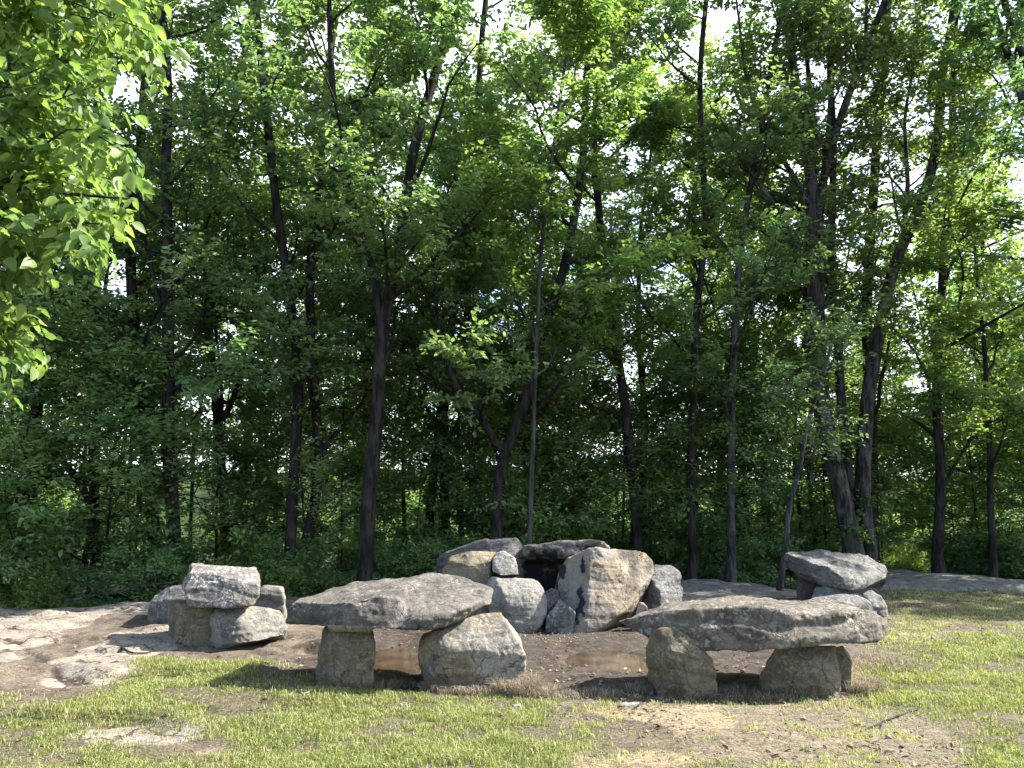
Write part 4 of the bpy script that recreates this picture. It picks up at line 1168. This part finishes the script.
# --- broad-leaved bough hanging in from a tree beside the camera
def near_tree():
    rng = np.random.default_rng(77)
    base = np.array([-5.6, 4.6, gz(-5.6, 4.6) - 0.05])
    e = empty('broad_leaved_tree', base)
    tag(e, 'near tree whose bright broad leaves hang in at the upper left', 'tree')
    tb = Tubes()
    path = resample([tuple(base), (-5.5, 4.6, 1.5), (-5.35, 4.7, 3.2), (-5.3, 4.6, 5.2), (-5.2, 4.6, 7.0)], 20)
    tb.add(path, np.linspace(0.2, 0.05, 20), 10)
    tb.build('trunk', M_bark_grey, e, base)
    br = Tubes()
    poly = [(-40, -60), (146, -60), (158, 10), (152, 70), (134, 110), (142, 160), (158, 185), (136, 204), (104, 212), (108, 250), (92, 285), (50, 262), (14, 285), (-40, 300)]
    tgt = []
    while len(tgt) < 92:
        x, y = rng.uniform(-60, 180), rng.uniform(-60, 410)
        if inpoly(np.array([x]), np.array([y]), poly)[0]:
            tgt.append(P(x, y, rng.uniform(3.8, 5.6)))
    for x, y in ((10, 355), (2, 385), (16, 375), (-14, 365), (-30, 340)): tgt.append(P(x, y, 4.4))
    while len(tgt) < 150:
        tgt.append(Vector((rng.uniform(-6.6, -3.3), rng.uniform(3.3, 6.2), rng.uniform(2.6, 6.8))))
    tw = []
    mains = []
    for i, t in enumerate(tgt):
        t = np.array(t)
        zs = np.clip(t[2] + rng.uniform(-0.6, 0.5), 1.9, 6.6)
        s = np.array([np.interp(zs, path[:, 2], path[:, k]) for k in range(3)])
        if mains and i % 5:
            c = min(mains, key=lambda m: np.linalg.norm(m[4] - t) + 0.4 * (np.linalg.norm(m[4] - s) > np.linalg.norm(t - s)))
            s = c[rng.integers(3, 7)]
        mid = (s + t) / 2 + np.array([0, 0, 0.22]) + rng.normal(0, 0.06, 3)
        lp = resample([s, mid, t], 9)
        if i % 5 == 0:
            mains.append(lp); br.add(lp, np.linspace(0.03, 0.007, 9), 6)
        else:
            br.add(lp, np.linspace(0.009, 0.003, 9), 5)
        d0 = unit(t - mid)
        for j in range(9):
            g = rng.uniform(0.5, 1.0)
            q = np.array([np.interp(g * 8, np.arange(9), lp[:, k]) for k in range(3)])
            d = unit(d0 * 0.7 + rng.normal(0, 0.6, 3) + np.array([0, 0, -0.15]))
            L = rng.uniform(0.15, 0.32)
            tw.append((q, d, L)); br.add([q, q + d * L * 0.5, q + d * L], [0.003, 0.0022, 0.001], 4)
    br.build('branches', M_bark_grey, e, base)
    tone = np.clip(0.46 + rng.normal(0, 0.24, len(tw)), 0, 1)
    pos, d, n, s, ti = leafy(rng, [t[0] for t in tw], [t[1] for t in tw], [t[2] for t in tw], 11, 0.095, 0.035, 0.6, tone, 0.4)
    V, Q, tt = leaves_np(pos, d, n, s, ti, 0.62, 0.16, 0.2, rich=True)
    link('crown', mesh_np('crown', V - base, quads=Q, mat=M_leaf_near, smooth_f=True, attrs={'tint': tt}), e)
near_tree()
# ------------------------------------------------------------------ wooded ridge far off
def hills():
    xs = np.linspace(-520, 520, 160); ys = np.linspace(110, 420, 40)
    X, Y = np.meshgrid(xs, ys)
    q = np.stack([X.ravel() / 60, Y.ravel() / 60, 0 * X.ravel()], -1)
    Z = -16 + 26 * smooth(110, 300, Y.ravel()) + 5 * fbm(q, 4, 61) + 2.5 * fbm(q * 9, 2, 62)
    b = NB('wooded_hills')
    v = b.coords()
    c = b.mix(b.ramp(b.noise(0.12, 6, 0.7, v), 0.35, 0.65), (0.03, 0.055, 0.02), (0.08, 0.12, 0.035))
    m = b.done(b.bsdf(c, 0.95, 0.1, b.bump(b.noise(0.3, 6, 0.8, v), 1.0, 3.0)).outputs[0])
    i = np.arange(39)[:, None] * 160 + np.arange(159)[None]
    o = link('hills', mesh_np('hills', np.stack([X.ravel(), Y.ravel(), Z], -1), quads=np.stack([i, i + 1, i + 161, i + 160], -1).reshape(-1, 4), mat=m, smooth_f=True))
    tag(o, 'wooded hills glimpsed far beyond the trees', None, None, 'structure')
hills()

# ------------------------------------------------------------------ grass
M_grass = leaf_mat('grass_blades', (0.1, 0.13, 0.028), (0.23, 0.25, 0.062), (0.48, 0.44, 0.23), 0.4, 0.5, 0.3, (1.3, 1.35, 0.8))
M_straw = leaf_mat('dry_straw', (0.13, 0.105, 0.075), (0.25, 0.205, 0.14), (0.4, 0.35, 0.26), 0.25, 0.7, 0.2, (1.1, 1.05, 0.9))
M_dead = leaf_mat('fallen_leaves', (0.06, 0.042, 0.03), (0.16, 0.115, 0.075), (0.36, 0.31, 0.25), 0.1, 0.75, 0.2, (1, 1, 1))

def blades(x, y, h, w, tint, rng, lean=0.35):
    N = len(x)
    z = ground_z(x, y)
    a = rng.random(N) * 6.283
    fx, fy = np.cos(a), np.sin(a)
    la = rng.random(N) * 6.283
    lx, ly = np.cos(la) * lean * h * rng.random(N), np.sin(la) * lean * h * rng.random(N)
    b0 = np.stack([x - fx * w, y - fy * w, z - 0.008], -1); b1 = np.stack([x + fx * w, y + fy * w, z - 0.008], -1)
    m = np.stack([x + lx * 0.35, y + ly * 0.35, z + h * 0.58], -1)
    wv = np.stack([fx * w * 0.75, fy * w * 0.75, 0 * w], -1)
    t = np.stack([x + lx, y + ly, z + h * (1 - 0.25 * lean)], -1)
    V = np.stack([b0, b1, m + wv, m - wv, t], 1).reshape(-1, 3)
    k = np.arange(N)[:, None] * 5
    return V, k + np.array([[0, 1, 2, 3]]), k + np.array([[3, 2, 4]]), np.repeat(tint, 5)

ROCKS = [o for o in sc.objects if o.type == 'MESH' and o.parent is None and o.get('category') in ('boulder', 'stone', 'stone pedestal')]
def under_rock(x, y, pad=0.0):
    r = np.zeros(len(x), bool)
    for o in ROCKS:
        if o.location.z > 0.25: continue
        me = o.data
        co = np.empty(len(me.vertices) * 3, np.float32); me.vertices.foreach_get('co', co)
        co = co.reshape(-1, 3) + np.array(o.location)
        lo = co[co[:, 2] < 0.12]
        if len(lo) < 5: continue
        c = lo.mean(0); e = (lo.max(0) - lo.min(0)) / 2 + pad
        r |= ((x - c[0]) / e[0]) ** 2 + ((y - c[1]) / e[1]) ** 2 < 1
    return r

def grass():
    rng = np.random.default_rng(21)
    N = 1300000
    # denser towards the camera where single blades show
    y = 3.9 + (rng.random(N) ** 1.7) * 12.5
    x = rng.uniform(-0.86, 0.92, N) * (y + 0.6)
    rock, sand, dark, g, sp = masks(x + rng.normal(0, 0.09, N), y + rng.normal(0, 0.13, N))
    q = np.stack([x, y, 0 * x], -1)
    pat = fbm(q * 2.3, 4, 51); fine = fbm(q * 8, 3, 52)
    px, py = project(x, y, 0 * x)
    keep_l = g & ~rock & (rng.random(N) < np.clip(0.7 + 0.95 * pat + 0.9 * fine, 0.05, 1))
    # the lawn wears thin towards the bare middle
    thin = np.clip(0.16 + 0.45 * pat + 0.5 * fine, 0.0, 0.6)
    thin = np.where((px > 640) & (px < 960) & (py > 690), thin * 0.7, thin)
    far = (py < 650) & (px > 860)
    thin = np.where(far, np.clip(0.4 + 0.4 * pat + 0.5 * fine, 0, 0.9), thin)
    keep_s = sp & ~g & ~rock & (rng.random(N) < thin)
    k = (keep_l | keep_s) & (edge_dist(x, y) < -0.1) & ~under_rock(x, y)
    x, y, pat, fine, lush, px, py = x[k], y[k], pat[k], fine[k], keep_l[k], px[k], py[k]
    n = len(x)
    h = np.where(lush, 0.022 + 0.024 * rng.random(n) + 0.018 * np.clip(pat, -0.5, 1), 0.018 + 0.022 * rng.random(n))
    tall = smooth(686, 670, py) * (px < 440)
    h = h * (1 + 0.5 * tall) * np.where(rng.random(n) < 0.04, 1.6, 1)
    w = np.where(rng.random(n) < 0.25, 0.0026, 0.0017) * (0.7 + 0.09 * y)
    tint = np.clip(0.4 + 0.22 * pat + 0.15 * fine + rng.normal(0, 0.14, n) + np.where(lush, 0, 0.2), 0, 1)
    dry = rng.random(n) < np.where(lush, 0.3, 0.55)
    tint = np.where(dry, rng.uniform(0.75, 1.0, n), tint * 0.85)
    V, Q, T, tt = blades(x, y, h, w, tint, rng, 1.25)
    o = link('grass', mesh_np('grass', V, quads=Q, tris=T, mat=M_grass, attrs={'tint': tt}))
    tag(o, 'short patchy green and straw coloured grass in front of the stone benches', 'grass', None, 'stuff')
    print('grass blades', n)
grass()

def straw():
    """dead grass collars round the feet of the bench stones"""
    rng = np.random.default_rng(31)
    X, Y, Hh = [], [], []
    def clump(px, py, rx, ry, n, h):
        c = Gp(px, py)
        a = rng.random(n) * 6.283; r = np.sqrt(rng.random(n))
        X.append(c.x + np.cos(a) * r * rx); Y.append(c.y + np.sin(a) * r * ry); Hh.append(h * (0.45 + 0.75 * rng.random(n)))
    clump(350, 688, 0.42, 0.16, 1870, 0.10)
    clump(400, 684, 0.3, 0.12, 765, 0.07)
    clump(470, 690, 0.42, 0.16, 2040, 0.10)
    clump(515, 688, 0.22, 0.22, 2550, 0.17)
    clump(535, 690, 0.22, 0.2, 714, 0.10)
    clump(655, 690, 0.26, 0.14, 714, 0.09)
    clump(700, 694, 0.34, 0.16, 1615, 0.12)
    clump(745, 696, 0.4, 0.2, 1530, 0.10)
    clump(800, 692, 0.34, 0.2, 1870, 0.15)
    clump(850, 686, 0.26, 0.3, 2210, 0.15)
    clump(575, 694, 0.4, 0.14, 595, 0.07)
    clump(880, 664, 0.3, 0.4, 1020, 0.07)
    clump(300, 688, 0.3, 0.12, 510, 0.08)
    x, y, h = np.concatenate(X), np.concatenate(Y), np.concatenate(Hh)
    k = ~under_rock(x, y, -0.04)
    x, y, h = x[k], y[k], h[k]
    n = len(x)
    px, _ = project(x, y, 0 * x)
    t = rng.uniform(0.15, 0.9, n) - 0.25 * ((px < 440) | ((px > 640) & (px < 790)))
    V, Q, T, tt = blades(x, y, h, np.full(n, 0.0022), np.clip(t, 0, 1), rng, 1.5)
    o = link('dry_grass', mesh_np('dry_grass', V, quads=Q, tris=T, mat=M_straw, attrs={'tint': tt}))
    tag(o, 'dead straw coloured grass tangled round the feet of the bench stones', 'dry grass', None, 'stuff')
straw()

def stalks():
    rng = np.random.default_rng(36)
    N = 60000
    y = 4.0 + rng.random(N) ** 1.4 * 9
    x = rng.uniform(-0.78, 0.82, N) * (y + 0.4)
    rock, sand, dark, g, sp = masks(x, y)
    pat = fbm(np.stack([x, y, 0 * x], -1) * 2.2, 4, 47)
    pr = np.where(g, 0.25, np.where(rock & ~sand, 0.06, np.where(sand | sp, 0.5, np.where(dark, 0.3, 0.1)))) * np.clip(1 + 1.5 * pat, 0.1, 2.2)
    k = (rng.random(N) < pr) & ~under_rock(x, y) & (edge_dist(x, y) < 0)
    for c, rx, ry, s in PUD: k &= ((x - c.x) / rx) ** 2 + ((y - c.y) / ry) ** 2 > 0.9
    x, y = x[k], y[k]
    n = len(x)
    L = rng.uniform(0.02, 0.09, n); a = rng.random(n) * 6.283; w = rng.uniform(0.0012, 0.0028, n)
    dx, dy = np.cos(a) * L, np.sin(a) * L
    z0 = ground_z(x, y) + 0.004; z1 = ground_z(x + dx, y + dy) + rng.uniform(0.004, 0.02, n)
    nx, ny = -np.sin(a) * w, np.cos(a) * w
    V = np.stack([np.stack([x - nx, y - ny, z0], -1), np.stack([x + nx, y + ny, z0], -1), np.stack([x + dx + nx * .5, y + dy + ny * .5, z1], -1), np.stack([x + dx - nx * .5, y + dy - ny * .5, z1], -1)], 1)
    Q = np.arange(n)[:, None] * 4 + np.array([[0, 1, 2, 3]])
    o = link('plant_litter', mesh_np('plant_litter', V.reshape(-1, 3), quads=Q, mat=M_straw, attrs={'tint': np.repeat(np.clip(rng.normal(0.4, 0.28, n), 0, 1), 4)}))
    tag(o, 'fine broken stalks and chaff lying flat over the worn soil', 'plant litter', None, 'stuff')
stalks()

def litter():
    rng = np.random.default_rng(41)
    N = 34000
    y = 4.0 + rng.random(N) ** 1.3 * 16
    x = rng.uniform(-0.8, 0.85, N) * (y + 0.4)
    rock, sand, dark, g, sp = masks(x, y)
    e = edge_dist(x, y)
    pr = np.where(e > 0, 0.7, np.where(g, 0.03, np.where(dark, 0.3, np.where(sp, 0.2, 0.07))))
    pr = np.clip(pr * (1 + 1.6 * fbm(np.stack([x, y, 0 * x], -1) * 1.9, 3, 44)), 0, 1)
    bx, by = project(x, y, 0 * x)
    pr = np.where((bx > 640) & (bx < 850) & (by > 664) & (by < 702), 0.85, pr)
    pr = np.where((bx > 300) & (bx < 540) & (by > 672) & (by < 694), 0.4, pr)
    inp = np.zeros(N, bool)
    for c, rx, ry, s in PUD: inp |= ((x - c.x) / rx) ** 2 + ((y - c.y) / ry) ** 2 < 0.8
    k = (rng.random(N) < pr) & ~under_rock(x, y) & ~inp
    x, y = x[k], y[k]
    n = len(x)
    pos = np.stack([x, y, ground_z(x, y) + 0.006 + 0.008 * rng.random(n)], -1)
    a = rng.random(n) * 6.283
    d = np.stack([np.cos(a), np.sin(a), rng.normal(0, 0.25, n)], -1)
    nr = np.array([0, 0, 1.0]) + rng.normal(0, 0.35, (n, 3))
    V, Q, tt = leaves_np(pos, d, nr, rng.uniform(0.018, 0.06, n), np.clip(rng.normal(0.42, 0.22, n), 0, 1), 0.5, 0.3, -0.1)
    o = link('fallen_leaves', mesh_np('fallen_leaves', V, quads=Q, mat=M_dead, attrs={'tint': tt}))
    tag(o, 'brown fallen leaves scattered over the soil and the woodland floor', 'fallen leaves', None, 'stuff')
litter()

def gravel():
    """crumbled stone inside the fire ring and on the worn soil"""
    rng = np.random.default_rng(51)
    base = np.array([[1, 0, 0], [-1, 0, 0], [0, 1, 0], [0, -1, 0], [0, 0, 1], [0, 0, -1]], float)
    fc = np.array([[0, 2, 4], [2, 1, 4], [1, 3, 4], [3, 0, 4], [2, 0, 5], [1, 2, 5], [3, 1, 5], [0, 3, 5]])
    N = 6000
    y = np.concatenate([rng.normal(9.6, 0.35, 420), 4.2 + rng.random(N) * 9])
    x = np.concatenate([rng.normal(0.35, 0.5, 420), rng.uniform(-0.7, 0.75, N) * y[420:]])
    rock, sand, dark, g, sp = masks(x, y)
    k = (dark | sand | (sp & ~g) | (rock & (rng.random(len(x)) < 0.2))) & ~under_rock(x, y)
    x, y = x[k], y[k]
    n = len(x)
    s = rng.lognormal(-5.1, 0.5, n)
    V = base[None] * s[:, None, None] * rng.uniform(0.6, 1.4, (n, 6, 3))
    a = rng.random(n) * 6.283
    c, s_ = np.cos(a)[:, None], np.sin(a)[:, None]
    V = np.stack([V[..., 0] * c - V[..., 1] * s_, V[..., 0] * s_ + V[..., 1] * c, V[..., 2] * 0.7], -1)
    V = V + np.stack([x, y, ground_z(x, y) + s * 0.25], -1)[:, None]
    T = (np.arange(n)[:, None, None] * 6 + fc[None]).reshape(-1, 3)
    tt = np.repeat(rng.random(n), 6)
    b = NB('gravel')
    t = b.attr('tint').outputs['Fac']
    m = b.done(b.bsdf(b.mix(t, (0.12, 0.09, 0.07), (0.3, 0.26, 0.21)), 0.9, 0.2).outputs[0])
    o = link('gravel', mesh_np('gravel', V.reshape(-1, 3), tris=T, mat=m, attrs={'tint': tt}))
    tag(o, 'crumbs of broken stone strewn in the fire ring and over the worn soil', 'gravel', None, 'stuff')
gravel()

# ------------------------------------------------------------------ single small things on the ground
def stick(label, pxs, r, mat, z=0.012, fork=None, group=None):
    tb = Tubes()
    p = []
    for x, y in pxs:
        q = Gp(x, y); q.z = gz(q.x, q.y) + z; p.append(tuple(q))
    p = resample(p, 10)
    tb.add(p, np.linspace(r, r * 0.45, 10), 6)
    if fork:
        q = Gp(*fork)
        tb.add([p[5], (p[5] + np.array([q.x, q.y, gz(q.x, q.y) + z])) / 2 + np.array([0, 0, 0.01]), (q.x, q.y, gz(q.x, q.y) + z)], [r * 0.6, r * 0.5, r * 0.25], 5)
    return tag(tb.build('stick', mat, None, (0, 0, 0)), label, 'stick', group)

stick('long thin grey stick lying before the right bench toward the right lawn', [(918, 710), (893, 718), (872, 728), (856, 734)], 0.008, M_bark_pale, fork=(880, 731))
stick('dark broken twig on the lawn between the two benches', [(470, 711), (478, 716), (486, 717), (496, 712)], 0.011, M_bark)
stick('dark twig lying on the pale rock before the far left stack', [(121, 652), (130, 655), (140, 656), (151, 654)], 0.014, M_bark)
stick('bleached twig in the grass left of the left bench pedestal', [(290, 700), (297, 695), (303, 701), (312, 697)], 0.009, bark_mat('bleached_wood', (0.4, 0.38, 0.34), (0.52, 0.5, 0.46)))
M_chip = rock_mat('stone_chip_pale', (0.25, 0.235, 0.21), (0.2, 0.185, 0.165), (0.17, 0.155, 0.135), 0.1, 40, moss=0.0, dark=0.1)
def chip(label, px, py, w, d, h, seed, mat):
    c = Gp(px, py); z = gz(c.x, c.y)
    hw = w / 2
    f = lambda x, y, zz: Vector((c.x + x, c.y + y, z + zz))
    P_ = [f(-hw, -d * .4, -.01), f(hw * .8, -d * .5, -.01), f(hw, d * .3, -.01), f(-hw * .6, d * .5, -.01), f(-hw * .8, -d * .3, h), f(hw * .6, -d * .3, h * .8), f(hw * .7, d * .2, h), f(-hw * .4, d * .3, h * .9)]
    global pts
    old = pts
    pts = lambda l: l
    o = rock(label, [P_], mat, max(0.006, w / 24), 1, 0.006, 0.002, seed, name='stone_chip', cat='stone', chips=3)
    pts = old
    return o
chip('small white stone chip on the lawn below the rusty boulder', 517, 706, 0.09, 0.07, 0.035, 60, M_chip)
chip('flat pale stone flake on the soil just below the right bench left foot', 630, 706, 0.2, 0.12, 0.02, 61, M_chip)
chip('tilted pale stone flake among the straw between the right bench feet', 735, 692, 0.12, 0.07, 0.05, 62, M_chip)
chip('pale flat stone lying in the worn grass right of the right bench', 903, 636, 0.2, 0.16, 0.03, 64, M_chip)
